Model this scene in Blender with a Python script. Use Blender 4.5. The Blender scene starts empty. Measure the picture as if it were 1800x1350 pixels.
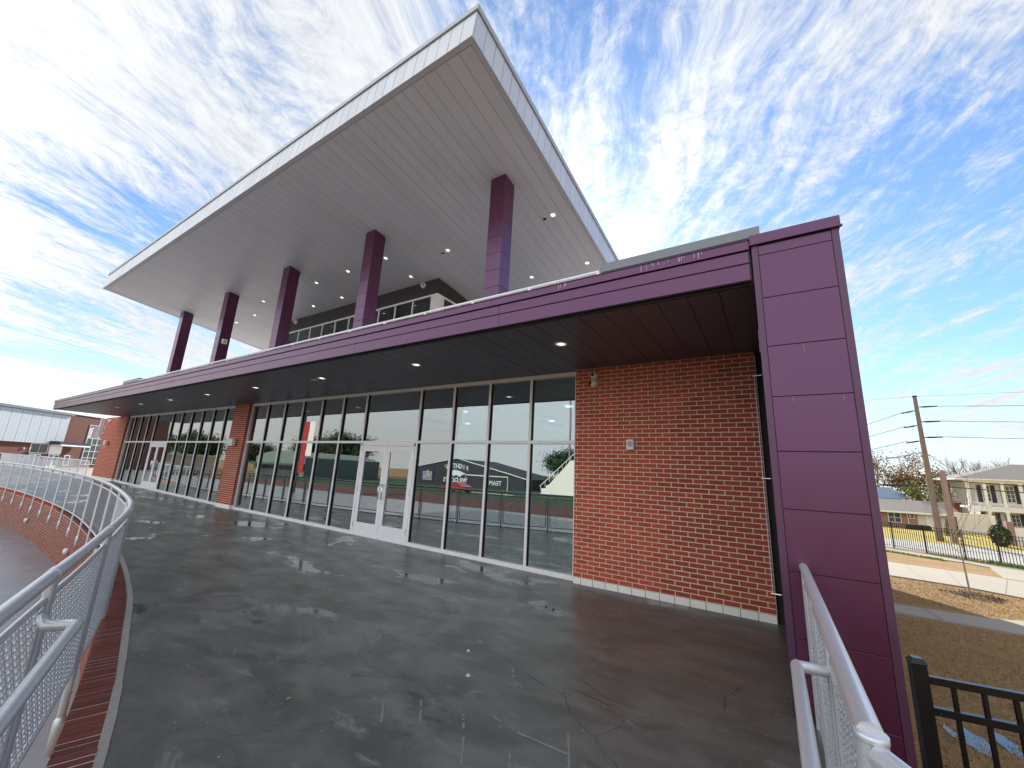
import bpy, math, random
from mathutils import Vector, Matrix
random.seed(7)
SC = bpy.context.scene
COL = SC.collection
R_ = math.radians

# ------------------------------------------------------------------ camera
CAMZ = 1.67
yaw, pitch, roll = -0.57489, 0.22203, 0.05121
cy, sy, cp, sp = math.cos(yaw), math.sin(yaw), math.cos(pitch), math.sin(pitch)
fw = Vector((sy*cp, cy*cp, sp)); rt = Vector((cy, -sy, 0)); up = rt.cross(fw)
rt2 = rt*math.cos(roll) + up*math.sin(roll); up2 = -rt*math.sin(roll) + up*math.cos(roll)
cam = bpy.data.cameras.new('camera'); camo = bpy.data.objects.new('camera', cam); COL.objects.link(camo)
m = Matrix((rt2, up2, -fw)).transposed().to_4x4(); m.translation = Vector((0, 0, CAMZ))
camo.matrix_world = m
cam.sensor_width = 36; cam.lens = 699.577/1800*36; cam.clip_start = 0.05; cam.clip_end = 6000
SC.camera = camo

# ------------------------------------------------------------------ light
SUN_EL = R_(32); SUN_AZ = math.atan2(-0.39, 0.92)
sun_dir = Vector((math.sin(SUN_AZ)*math.cos(SUN_EL), math.cos(SUN_AZ)*math.cos(SUN_EL), math.sin(SUN_EL)))
sl = bpy.data.lights.new('sun', 'SUN'); sl.energy = 4.2; sl.angle = R_(0.6); sl.color = (1.0, 0.93, 0.82)
so = bpy.data.objects.new('sun', sl); COL.objects.link(so)
so.rotation_euler = sun_dir.to_track_quat('Z', 'Y').to_euler(); so.location = (0, 0, 60)

W = bpy.data.worlds.new('World'); SC.world = W; W.use_nodes = True
nt = W.node_tree; nt.nodes.clear()
def N(t, typ, **kw):
    n = t.nodes.new(typ)
    for k, v in kw.items():
        if k.startswith('i_'): n.inputs[k[2:].replace('_', ' ')].default_value = v
        else: setattr(n, k, v)
    return n
def mth(t, op, a, b=None, c=None, clamp=False):
    n = t.nodes.new('ShaderNodeMath'); n.operation = op; n.use_clamp = clamp
    for i, x in enumerate((a, b, c)):
        if x is None: continue
        if isinstance(x, (int, float)): n.inputs[i].default_value = x
        else: t.links.new(x, n.inputs[i])
    return n.outputs[0]
def mixc(t, f, a, b, blend='MIX'):
    n = t.nodes.new('ShaderNodeMix'); n.data_type = 'RGBA'; n.blend_type = blend
    for s, x in ((0, f), (6, a), (7, b)):
        if isinstance(x, (int, float, tuple)):
            n.inputs[s].default_value = x if not isinstance(x, tuple) else (x + (1,) if len(x) == 3 else x)
        else: t.links.new(x, n.inputs[s])
    return n.outputs[2]
def ramp(t, f, p0, p1):
    n = t.nodes.new('ShaderNodeMapRange'); n.interpolation_type = 'SMOOTHSTEP'
    t.links.new(f, n.inputs[0]); n.inputs[1].default_value = p0; n.inputs[2].default_value = p1
    return n.outputs[0]
def noise(t, vec, scale, detail=4, rough=0.55, dist=0.0, dim='3D'):
    n = t.nodes.new('ShaderNodeTexNoise'); n.noise_dimensions = dim
    n.inputs['Scale'].default_value = scale; n.inputs['Detail'].default_value = detail
    n.inputs['Roughness'].default_value = rough; n.inputs['Distortion'].default_value = dist
    if vec is not None: t.links.new(vec, n.inputs['Vector'])
    return n.outputs[0]
def mapping(t, vec, loc=(0, 0, 0), rot=(0, 0, 0), sc=(1, 1, 1)):
    n = t.nodes.new('ShaderNodeMapping'); t.links.new(vec, n.inputs[0])
    n.inputs[1].default_value = loc; n.inputs[2].default_value = rot; n.inputs[3].default_value = sc
    return n.outputs[0]

SKY_STRENGTH = 0.10
sky = N(nt, 'ShaderNodeTexSky', sky_type='NISHITA', sun_disc=False, sun_elevation=SUN_EL, sun_rotation=SUN_AZ,
        altitude=0, air_density=1.0, dust_density=0.15, ozone_density=3.0)
tc = N(nt, 'ShaderNodeTexCoord'); dv = tc.outputs['Generated']
sep = N(nt, 'ShaderNodeSeparateXYZ'); nt.links.new(dv, sep.inputs[0])
zz = mth(nt, 'MAXIMUM', sep.outputs[2], 0.0)
zq = mth(nt, 'ADD', zz, 0.10)
cmb = N(nt, 'ShaderNodeCombineXYZ')
nt.links.new(mth(nt, 'DIVIDE', sep.outputs[0], zq), cmb.inputs[0])
nt.links.new(mth(nt, 'DIVIDE', sep.outputs[1], zq), cmb.inputs[1])
SA = R_(-114)         # turns the streak direction onto the local x axis
pl = mapping(nt, cmb.outputs[0], rot=(0, 0, SA))
warp = N(nt, 'ShaderNodeTexNoise'); nt.links.new(pl, warp.inputs['Vector']); warp.inputs['Scale'].default_value = 1.1; warp.inputs['Detail'].default_value = 4
wv = N(nt, 'ShaderNodeVectorMath', operation='MULTIPLY_ADD'); nt.links.new(warp.outputs['Color'], wv.inputs[0]); wv.inputs[1].default_value = (0.9, 0.42, 0); nt.links.new(pl, wv.inputs[2])
st1 = noise(nt, mapping(nt, wv.outputs[0], loc=(3.1, 1.7, 0), sc=(0.55, 2.6, 1)), 1.5, 10, 0.60)
st2 = noise(nt, mapping(nt, wv.outputs[0], loc=(9.1, 4.2, 0), sc=(0.8, 5.5, 1)), 2.2, 8, 0.66)
cells = noise(nt, mapping(nt, wv.outputs[0], loc=(1.1, 7.2, 0), sc=(1.0, 1.5, 1)), 15.0, 6, 0.72)
cov = noise(nt, mapping(nt, pl, loc=(2.3, 0.4, 0), sc=(0.6, 1.0, 1)), 1.3, 3, 0.5)
# cirrus thickens towards the sun, to the left and behind the camera (as the windows mirror)
sd = N(nt, 'ShaderNodeVectorMath', operation='DOT_PRODUCT'); nt.links.new(dv, sd.inputs[0]); sd.inputs[1].default_value = sun_dir
sdot = sd.outputs['Value']
lf = N(nt, 'ShaderNodeVectorMath', operation='DOT_PRODUCT'); nt.links.new(dv, lf.inputs[0]); lf.inputs[1].default_value = (-0.90, 0.10, 0.0)
left = ramp(nt, lf.outputs['Value'], 0.15, 0.8)
bf = N(nt, 'ShaderNodeVectorMath', operation='DOT_PRODUCT'); nt.links.new(dv, bf.inputs[0]); bf.inputs[1].default_value = (-0.2, -1.0, 0.0)
back = ramp(nt, bf.outputs['Value'], -0.1, 0.5)
base = mth(nt, 'ADD', mth(nt, 'MULTIPLY', st1, 0.55), mth(nt, 'MULTIPLY', st2, 0.36))
base = mth(nt, 'ADD', base, mth(nt, 'MULTIPLY', cells, 0.34))
base = mth(nt, 'ADD', base, mth(nt, 'MULTIPLY', mth(nt, 'SUBTRACT', cov, 0.5), 0.65))
base = mth(nt, 'ADD', base, mth(nt, 'MULTIPLY', left, 0.065))
base = mth(nt, 'ADD', base, mth(nt, 'MULTIPLY', back, 0.20))
base = mth(nt, 'ADD', base, mth(nt, 'MULTIPLY', ramp(nt, sdot, 0.93, 1.0), 0.08))
fac = ramp(nt, base, 0.555, 0.80)
hz = mth(nt, 'SUBTRACT', 1.0, ramp(nt, sep.outputs[2], 0.0, 0.26))
fac = mth(nt, 'MAXIMUM', fac, mth(nt, 'MULTIPLY', hz, 0.82))
glow = mth(nt, 'POWER', mth(nt, 'MAXIMUM', sdot, 0.0), 22.0)
glow2 = mth(nt, 'POWER', mth(nt, 'MAXIMUM', sdot, 0.0), 3.0)
cb = mth(nt, 'ADD', 4.0, mth(nt, 'ADD', mth(nt, 'MULTIPLY', glow, 2.2), mth(nt, 'MULTIPLY', glow2, 0.3)))
cb = mth(nt, 'ADD', cb, mth(nt, 'MULTIPLY', mth(nt, 'SUBTRACT', cells, 0.5), 2.6))
cb = mth(nt, 'ADD', cb, mth(nt, 'MULTIPLY', back, 2.9))
ccol = N(nt, 'ShaderNodeVectorMath', operation='SCALE'); ccol.inputs[0].default_value = (0.97, 1.0, 1.04); nt.links.new(cb, ccol.inputs['Scale'])
skyc = mixc(nt, 1.0, sky.outputs[0], (0.86, 0.96, 1.04), 'MULTIPLY')
wm_ = mth(nt, 'MULTIPLY', left, hz)
warmc = mixc(nt, wm_, ccol.outputs[0], (5.6, 5.35, 4.95))
fin = mixc(nt, fac, skyc, warmc)
bg = N(nt, 'ShaderNodeBackground'); bg.inputs[1].default_value = SKY_STRENGTH; nt.links.new(fin, bg.inputs[0])
wo = N(nt, 'ShaderNodeOutputWorld'); nt.links.new(bg.outputs[0], wo.inputs[0])

SC.view_settings.view_transform = 'Standard'; SC.view_settings.look = 'None'
SC.view_settings.exposure = 1.1; SC.view_settings.gamma = 1.0; SC.view_settings.use_curve_mapping = False
SC.render.engine = 'CYCLES'
SC.cycles.max_bounces = 8; SC.cycles.diffuse_bounces = 4; SC.cycles.glossy_bounces = 4; SC.cycles.transparent_max_bounces = 16
SC.cycles.caustics_reflective = False; SC.cycles.caustics_refractive = False
SC.cycles.sample_clamp_indirect = 6.0

# ------------------------------------------------------------------ materials
MATS = {}
def mat(name, col, rough=0.6, metal=0.0, var=0.12, nscale=3.0, bump=0.0, bscale=60.0, coat=0.0, vr=0.0, spec=0.5, tint=None, ior=1.5, objrand=0.0, island=0.0, stretch=(1, 1, 1), fine=0.0):
    if name in MATS: return MATS[name]
    mt = bpy.data.materials.new(name); mt.use_nodes = True; MATS[name] = mt
    t = mt.node_tree; b = t.nodes['Principled BSDF']
    c = N(t, 'ShaderNodeTexCoord'); g = N(t, 'ShaderNodeNewGeometry'); P = mapping(t, g.outputs['Position'], sc=stretch)
    n1 = noise(t, P, nscale, 6, 0.6)
    v = mth(t, 'ADD', 1.0, mth(t, 'MULTIPLY', mth(t, 'SUBTRACT', n1, 0.5), var*2))
    if fine:
        v = mth(t, 'ADD', v, mth(t, 'MULTIPLY', mth(t, 'SUBTRACT', noise(t, g.outputs['Position'], 180, 3, 0.7), 0.5), fine*2))
    if objrand:
        oi = N(t, 'ShaderNodeObjectInfo'); v = mth(t, 'MULTIPLY', v, mth(t, 'ADD', 1-objrand/2, mth(t, 'MULTIPLY', oi.outputs['Random'], objrand)))
    if island:
        v = mth(t, 'MULTIPLY', v, mth(t, 'ADD', 1-island/2, mth(t, 'MULTIPLY', g.outputs['Random Per Island'], island)))
    vm = N(t, 'ShaderNodeVectorMath', operation='SCALE'); vm.inputs[0].default_value = col; t.links.new(v, vm.inputs['Scale'])
    t.links.new(vm.outputs[0], b.inputs['Base Color'])
    b.inputs['Metallic'].default_value = metal; b.inputs['Specular IOR Level'].default_value = spec
    b.inputs['IOR'].default_value = ior
    if tint: b.inputs['Specular Tint'].default_value = tint+(1,)
    b.inputs['Coat Weight'].default_value = coat; b.inputs['Coat Roughness'].default_value = 0.15
    if vr:
        n2 = noise(t, P, nscale*1.7, 5, 0.6)
        t.links.new(mth(t, 'ADD', rough-vr, mth(t, 'MULTIPLY', n2, 2*vr)), b.inputs['Roughness'])
    else: b.inputs['Roughness'].default_value = rough
    if bump:
        bn = N(t, 'ShaderNodeBump'); bn.inputs['Strength'].default_value = bump; bn.inputs['Distance'].default_value = 0.01
        t.links.new(noise(t, g.outputs['Position'], bscale, 4, 0.6), bn.inputs['Height']); t.links.new(bn.outputs[0], b.inputs['Normal'])
    return mt
def emit(name, col, s):
    if name in MATS: return MATS[name]
    mt = bpy.data.materials.new(name); mt.use_nodes = True; MATS[name] = mt
    b = mt.node_tree.nodes['Principled BSDF']; b.inputs['Base Color'].default_value = (0.8, 0.8, 0.8, 1)
    b.inputs['Emission Color'].default_value = col + (1,); b.inputs['Emission Strength'].default_value = s
    return mt

PURPLE = mat('purple metal panel', (0.066, 0.009, 0.028), 0.30, 0.0, 0.10, 1.2, 0.03, 25, vr=0.04, fine=0.06, spec=1.0, tint=(0.80, 0.54, 0.92), ior=1.6)
PURPLE2 = mat('purple trim metal', (0.070, 0.020, 0.048), 0.42, 0.0, 0.12, 3, 0.05, 90, fine=0.12, spec=1.0, tint=(0.9, 0.7, 1.0))
SILVERP = mat('silver fascia metal', (0.62, 0.65, 0.70), 0.40, 0.4, 0.05, 1.5, objrand=0.10)
COPING = mat('silver coping metal', (0.42, 0.45, 0.48), 0.4, 0.5, 0.05, 2)
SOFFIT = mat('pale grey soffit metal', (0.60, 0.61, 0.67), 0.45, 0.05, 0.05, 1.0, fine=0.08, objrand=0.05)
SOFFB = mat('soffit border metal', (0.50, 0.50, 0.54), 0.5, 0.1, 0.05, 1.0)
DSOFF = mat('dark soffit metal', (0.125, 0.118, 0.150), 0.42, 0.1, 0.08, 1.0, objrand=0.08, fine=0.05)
JOINT = mat('dark joint', (0.015, 0.013, 0.016), 0.7)
BRICK = mat('red brick', (0.42, 0.086, 0.045), 0.82, 0, 0.20, 2.6, 0.5, 160, objrand=0.30, island=0.26, fine=0.20, spec=0.3)
BRICKD = mat('dark red cap brick', (0.17, 0.046, 0.034), 0.8, 0, 0.16, 9, 0.5, 160, objrand=0.35, island=0.3, fine=0.2, spec=0.35)
MORTAR = mat('cream mortar', (0.80, 0.70, 0.58), 0.95, 0, 0.15, 14, 0.5, 200, fine=0.15)
MORTARG = mat('grey mortar', (0.36, 0.34, 0.31), 0.95, 0, 0.2, 14, 0.6, 150, fine=0.2)
BASEW = mat('white base brick', (0.90, 0.88, 0.83), 0.6, 0, 0.04, 5, objrand=0.05)
ALUW = mat('white painted aluminium', (0.92, 0.91, 0.92), 0.38, 0.0, 0.04, 3)
ALUB = mat('door white paint', (0.90, 0.90, 0.94), 0.35, 0.0, 0.04, 3)
GALV = mat('silver painted steel tube', (0.66, 0.68, 0.71), 0.32, 0.45, 0.06, 4, fine=0.14, vr=0.05)
WIRE = mat('galvanised woven wire', (0.60, 0.64, 0.70), 0.38, 0.45, 0.1, 8)
CHROME = mat('chrome', (0.8, 0.8, 0.8), 0.12, 1.0, 0.0)
BLACKM = mat('black powder coat', (0.004, 0.005, 0.007), 0.25, 0.0, 0.2, 8, fine=0.2, spec=0.35)
GREYM = mat('grey parapet metal', (0.20, 0.22, 0.24), 0.45, 0.3, 0.06, 2)
DCLAD = mat('charcoal cladding', (0.045, 0.040, 0.042), 0.55, 0.1, 0.08, 2)
ROOFM = mat('roof membrane', (0.5, 0.5, 0.5), 0.8)
CONC = mat('pale concrete walk', (0.30, 0.27, 0.22), 0.85, 0, 0.10, 0.8, 0.3, 60, fine=0.12)
STREET = mat('pale concrete street', (0.33, 0.32, 0.30), 0.85, 0, 0.10, 0.4, fine=0.08)
PLASTW = mat('white plastic', (0.80, 0.80, 0.80), 0.35, 0, 0.02)
PLASTB = mat('black lens', (0.01, 0.01, 0.012), 0.08)
RUBBER = mat('black rubber', (0.02, 0.02, 0.02), 0.7)
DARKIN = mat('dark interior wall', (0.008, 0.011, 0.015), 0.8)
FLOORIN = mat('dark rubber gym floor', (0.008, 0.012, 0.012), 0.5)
LENS = emit('warm lamp lens', (1.0, 0.86, 0.68), 1.5)
LENS2 = emit('warm reflector', (1.0, 0.84, 0.62), 0.32)
COOL = emit('cool lamp lens', (0.85, 0.95, 1.0), 2.0)
WOODP = mat('weathered pole wood', (0.20, 0.15, 0.11), 0.9, 0, 0.3, 2, 0.6, 30, stretch=(6, 6, 0.6), fine=0.1)
WOODP2 = mat('pinkish pole wood', (0.30, 0.20, 0.16), 0.9, 0, 0.3, 2, 0.6, 30, stretch=(6, 6, 0.6), fine=0.1)
BARK = mat('tree bark', (0.17, 0.13, 0.10), 0.9, 0, 0.3, 4, 0.5, 30)
BARKY = mat('young tree bark', (0.34, 0.27, 0.24), 0.9, 0, 0.2, 6)
TWIG = mat('bare twigs', (0.20, 0.14, 0.10), 0.9, 0, 0.3, 2)
LEAFG = mat('dark green leaves', (0.035, 0.065, 0.018), 0.6, 0, 0.4, 0.8, island=0.9)
LEAFR = mat('russet leaves', (0.24, 0.12, 0.045), 0.7, 0, 0.3, 0.8, island=0.8)
LEAFY = mat('yellow green leaves', (0.16, 0.19, 0.03), 0.6, 0, 0.3, 0.8, island=0.8)
MULCH = mat('brown mulch', (0.055, 0.030, 0.018), 0.9, 0, 0.4, 8, island=0.8)
WHITEP = mat('white house paint', (0.78, 0.74, 0.66), 0.6, 0, 0.05, 1)
CREAMP = mat('cream wall paint', (0.66, 0.60, 0.50), 0.7, 0, 0.08, 1)
SHUT = mat('dark shutter paint', (0.018, 0.022, 0.035), 0.5)
WINGL = mat('house window glass', (0.06, 0.08, 0.09), 0.08, 0, 0.2, 1.0)
SHING = mat('grey brown shingles', (0.17, 0.155, 0.145), 0.9, 0, 0.25, 3, stretch=(1, 1, 5), fine=0.1)
BLUEMET = mat('blue grey metal roof', (0.30, 0.38, 0.46), 0.4, 0.3)
SOLE = mat('white sneaker', (0.75, 0.78, 0.76), 0.6)
STEELP = mat('pale metal wall panel', (0.46, 0.52, 0.54), 0.45, 0.3, 0.06, 1)
PINKB = mat('pale run bricks', (0.30, 0.10, 0.075), 0.85, 0, 0.12, 3, fine=0.1)
REDTR = mat('red running track', (0.11, 0.028, 0.020), 0.85, 0, 0.12, 0.5, fine=0.1)
TURF = mat('green turf field', (0.025, 0.060, 0.014), 0.9, 0, 0.2, 0.3, fine=0.1)
GYMD = mat('dark gym facade', (0.020, 0.021, 0.030), 0.7, 0, 0.15, 0.5)
GREENW = mat('pale green siding', (0.17, 0.21, 0.18), 0.7, 0, 0.05, 0.5)
REDP = mat('red banner cloth', (0.35, 0.02, 0.03), 0.7)
GREENP = mat('green pole paint', (0.05, 0.10, 0.06), 0.4)
MARKP = mat('worn white paint on concrete', (0.19, 0.20, 0.19), 0.6, 0, 0.3, 30, fine=0.25)
CARS = [mat('car paint red', (0.40, 0.02, 0.02), 0.25, 0.2, coat=0.6), mat('car paint silver', (0.5, 0.5, 0.52), 0.3, 0.6, coat=0.6), mat('car paint navy', (0.02, 0.03, 0.08), 0.25, 0.2, coat=0.6), mat('car paint white', (0.75, 0.75, 0.75), 0.3, 0, coat=0.6)]
SKIN = mat('skin', (0.35, 0.20, 0.14), 0.6); CLOTHD = mat('dark sportswear', (0.03, 0.035, 0.05), 0.8); CLOTHG = mat('grey sportswear', (0.30, 0.32, 0.33), 0.8)

# coated window glass: mirrors the sky, lets the dark room show through
def glassmat(name, tint, refl, f0):
    mt = bpy.data.materials.new(name); mt.use_nodes = True; t = mt.node_tree; t.nodes.clear()
    o = N(t, 'ShaderNodeOutputMaterial'); tr = N(t, 'ShaderNodeBsdfTransparent'); tr.inputs[0].default_value = tint + (1,)
    gl = N(t, 'ShaderNodeBsdfGlossy'); gl.inputs[0].default_value = refl + (1,); gl.inputs['Roughness'].default_value = 0.0
    g = N(t, 'ShaderNodeNewGeometry')
    bn = N(t, 'ShaderNodeBump'); bn.inputs['Strength'].default_value = 0.025; bn.inputs['Distance'].default_value = 0.02
    t.links.new(noise(t, g.outputs['Position'], 1.1, 2, 0.5), bn.inputs['Height']); t.links.new(bn.outputs[0], gl.inputs['Normal'])
    lw = N(t, 'ShaderNodeLayerWeight'); lw.inputs[0].default_value = 0.35
    f = mth(t, 'ADD', f0, mth(t, 'MULTIPLY', lw.outputs['Fresnel'], 1-f0), clamp=True)
    mx = N(t, 'ShaderNodeMixShader'); t.links.new(f, mx.inputs[0]); t.links.new(tr.outputs[0], mx.inputs[1]); t.links.new(gl.outputs[0], mx.inputs[2])
    t.links.new(mx.outputs[0], o.inputs[0]); return mt
GLASS = glassmat('coated storefront glass', (0.44, 0.56, 0.56), (0.82, 0.89, 0.90), 0.33)
GLASSU = glassmat('upper storey glass', (0.40, 0.50, 0.50), (0.75, 0.85, 0.85), 0.12)

# wet dark concrete terrace
def wetmat():
    mt = bpy.data.materials.new('wet dark concrete'); mt.use_nodes = True; t = mt.node_tree; b = t.nodes['Principled BSDF']
    g = N(t, 'ShaderNodeNewGeometry'); P = g.outputs['Position']
    big = noise(t, P, 0.45, 5, 0.6, 0.4); mid = noise(t, mapping(t, P, sc=(1.0, 1.6, 1)), 1.7, 7, 0.65, 0.6); fin_ = noise(t, P, 70, 4, 0.7); spk = noise(t, P, 220, 2, 0.6)
    c = mixc(t, ramp(t, mid, 0.35, 0.68), (0.074, 0.079, 0.076), (0.155, 0.160, 0.151))
    c = mixc(t, mth(t, 'MULTIPLY', ramp(t, big, 0.45, 0.7), 0.5), c, (0.085, 0.076, 0.062))
    pale = noise(t, mapping(t, P, loc=(4, 2, 0), sc=(0.8, 2.0, 1)), 2.4, 6, 0.7, 0.5)
    c = mixc(t, mth(t, 'MULTIPLY', ramp(t, pale, 0.56, 0.72), 0.6), c, (0.27, 0.27, 0.25))
    # brown area spreading out from the foot of the brick wall
    sx = N(t, 'ShaderNodeSeparateXYZ'); t.links.new(P, sx.inputs[0])
    wob = mth(t, 'MULTIPLY', mth(t, 'SUBTRACT', mid, 0.5), 2.6)
    brown_area = mth(t, 'MULTIPLY', ramp(t, mth(t, 'ADD', sx.outputs[0], wob), -3.3, -1.7), ramp(t, mth(t, 'ADD', sx.outputs[1], wob), 2.2, 4.0))
    c = mixc(t, mth(t, 'MULTIPLY', brown_area, 0.42), c, (0.060, 0.047, 0.034))
    v = mth(t, 'ADD', 0.28, mth(t, 'ADD', mth(t, 'MULTIPLY', fin_, 0.85), mth(t, 'MULTIPLY', spk, 0.65)))
    vs = N(t, 'ShaderNodeVectorMath', operation='SCALE'); t.links.new(c, vs.inputs[0]); t.links.new(v, vs.inputs['Scale'])
    # hairline cracks: thin edges of a warped cell pattern
    wn = N(t, 'ShaderNodeTexNoise'); t.links.new(P, wn.inputs['Vector']); wn.inputs['Scale'].default_value = 1.3; wn.inputs['Detail'].default_value = 3
    wp = N(t, 'ShaderNodeVectorMath', operation='MULTIPLY_ADD'); t.links.new(wn.outputs['Color'], wp.inputs[0]); wp.inputs[1].default_value = (0.55, 0.55, 0); t.links.new(P, wp.inputs[2])
    vo = N(t, 'ShaderNodeTexVoronoi', feature='DISTANCE_TO_EDGE'); t.links.new(wp.outputs[0], vo.inputs['Vector']); vo.inputs['Scale'].default_value = 0.42
    cr = mth(t, 'SUBTRACT', 1.0, ramp(t, vo.outputs['Distance'], 0.0004, 0.0018))
    cr = mth(t, 'MULTIPLY', cr, ramp(t, noise(t, P, 0.9, 3, 0.5), 0.44, 0.56))
    col = mixc(t, mth(t, 'MULTIPLY', cr, 0.6), vs.outputs[0], (0.012, 0.012, 0.012))
    t.links.new(col, b.inputs['Base Color'])
    rr = noise(t, mapping(t, P, loc=(8, 3, 0), sc=(0.7, 1.9, 1)), 1.3, 6, 0.62, 0.5)
    wet = ramp(t, rr, 0.30, 0.62)
    r = mth(t, 'ADD', 0.22, mth(t, 'MULTIPLY', wet, 0.14)); r = mth(t, 'ADD', r, mth(t, 'MULTIPLY', fin_, 0.10))
    pud = ramp(t, noise(t, mapping(t, P, loc=(1.3, 6.1, 0), sc=(0.55, 1.0, 1)), 1.1, 5, 0.6, 0.4), 0.575, 0.64)
    mr = N(t, 'ShaderNodeMix'); t.links.new(pud, mr.inputs[0]); t.links.new(r, mr.inputs[2]); mr.inputs[3].default_value = 0.045; r = mr.outputs[0]
    t.links.new(r, b.inputs['Roughness']); b.inputs['Specular IOR Level'].default_value = 0.6
    bn = N(t, 'ShaderNodeBump'); t.links.new(mth(t, 'SUBTRACT', 0.42, mth(t, 'MULTIPLY', pud, 0.36)), bn.inputs['Strength']); bn.inputs['Distance'].default_value = 0.004
    h = mth(t, 'ADD', mth(t, 'MULTIPLY', fin_, mth(t, 'ADD', 0.25, wet)), mth(t, 'MULTIPLY', spk, 0.4)); h = mth(t, 'SUBTRACT', h, mth(t, 'MULTIPLY', cr, 1.5))
    t.links.new(h, bn.inputs['Height']); t.links.new(bn.outputs[0], b.inputs['Normal'])
    return mt
WET = wetmat()
def groundmat(name, a, bcol, dark, sc=1.0):
    mt = bpy.data.materials.new(name); mt.use_nodes = True; t = mt.node_tree; b = t.nodes['Principled BSDF']
    g = N(t, 'ShaderNodeNewGeometry'); P = g.outputs['Position']
    n1 = noise(t, P, 0.5*sc, 6, 0.65); n2 = noise(t, mapping(t, P, sc=(1, 2.2, 1)), 9*sc, 6, 0.7, 0.6); n3 = noise(t, P, 60, 3, 0.7)
    c = mixc(t, ramp(t, n1, 0.3, 0.7), a, bcol); c = mixc(t, mth(t, 'MULTIPLY', ramp(t, n2, 0.5, 0.68), 0.85), c, dark)
    vs = N(t, 'ShaderNodeVectorMath', operation='SCALE'); t.links.new(c, vs.inputs[0]); t.links.new(mth(t, 'ADD', 0.6, mth(t, 'MULTIPLY', n3, 0.8)), vs.inputs['Scale'])
    t.links.new(vs.outputs[0], b.inputs['Base Color']); b.inputs['Roughness'].default_value = 0.95
    bn = N(t, 'ShaderNodeBump'); bn.inputs['Strength'].default_value = 0.9; bn.inputs['Distance'].default_value = 0.05
    t.links.new(mth(t, 'ADD', n2, mth(t, 'MULTIPLY', n3, 0.3)), bn.inputs['Height']); t.links.new(bn.outputs[0], b.inputs['Normal'])
    return mt
DRYG = groundmat('dormant straw lawn', (0.34, 0.205, 0.075), (0.25, 0.155, 0.06), (0.07, 0.045, 0.025))
YLAWN = groundmat('yellow green lawn', (0.42, 0.34, 0.05), (0.36, 0.28, 0.06), (0.16, 0.14, 0.03), 0.5)
STRAW = mat('straw blades', (0.34, 0.21, 0.080), 0.9, 0, 0.3, 3, island=0.8)
GREENGR = mat('green grass blades', (0.16, 0.22, 0.04), 0.8, 0, 0.3, 3, island=0.8)

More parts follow.
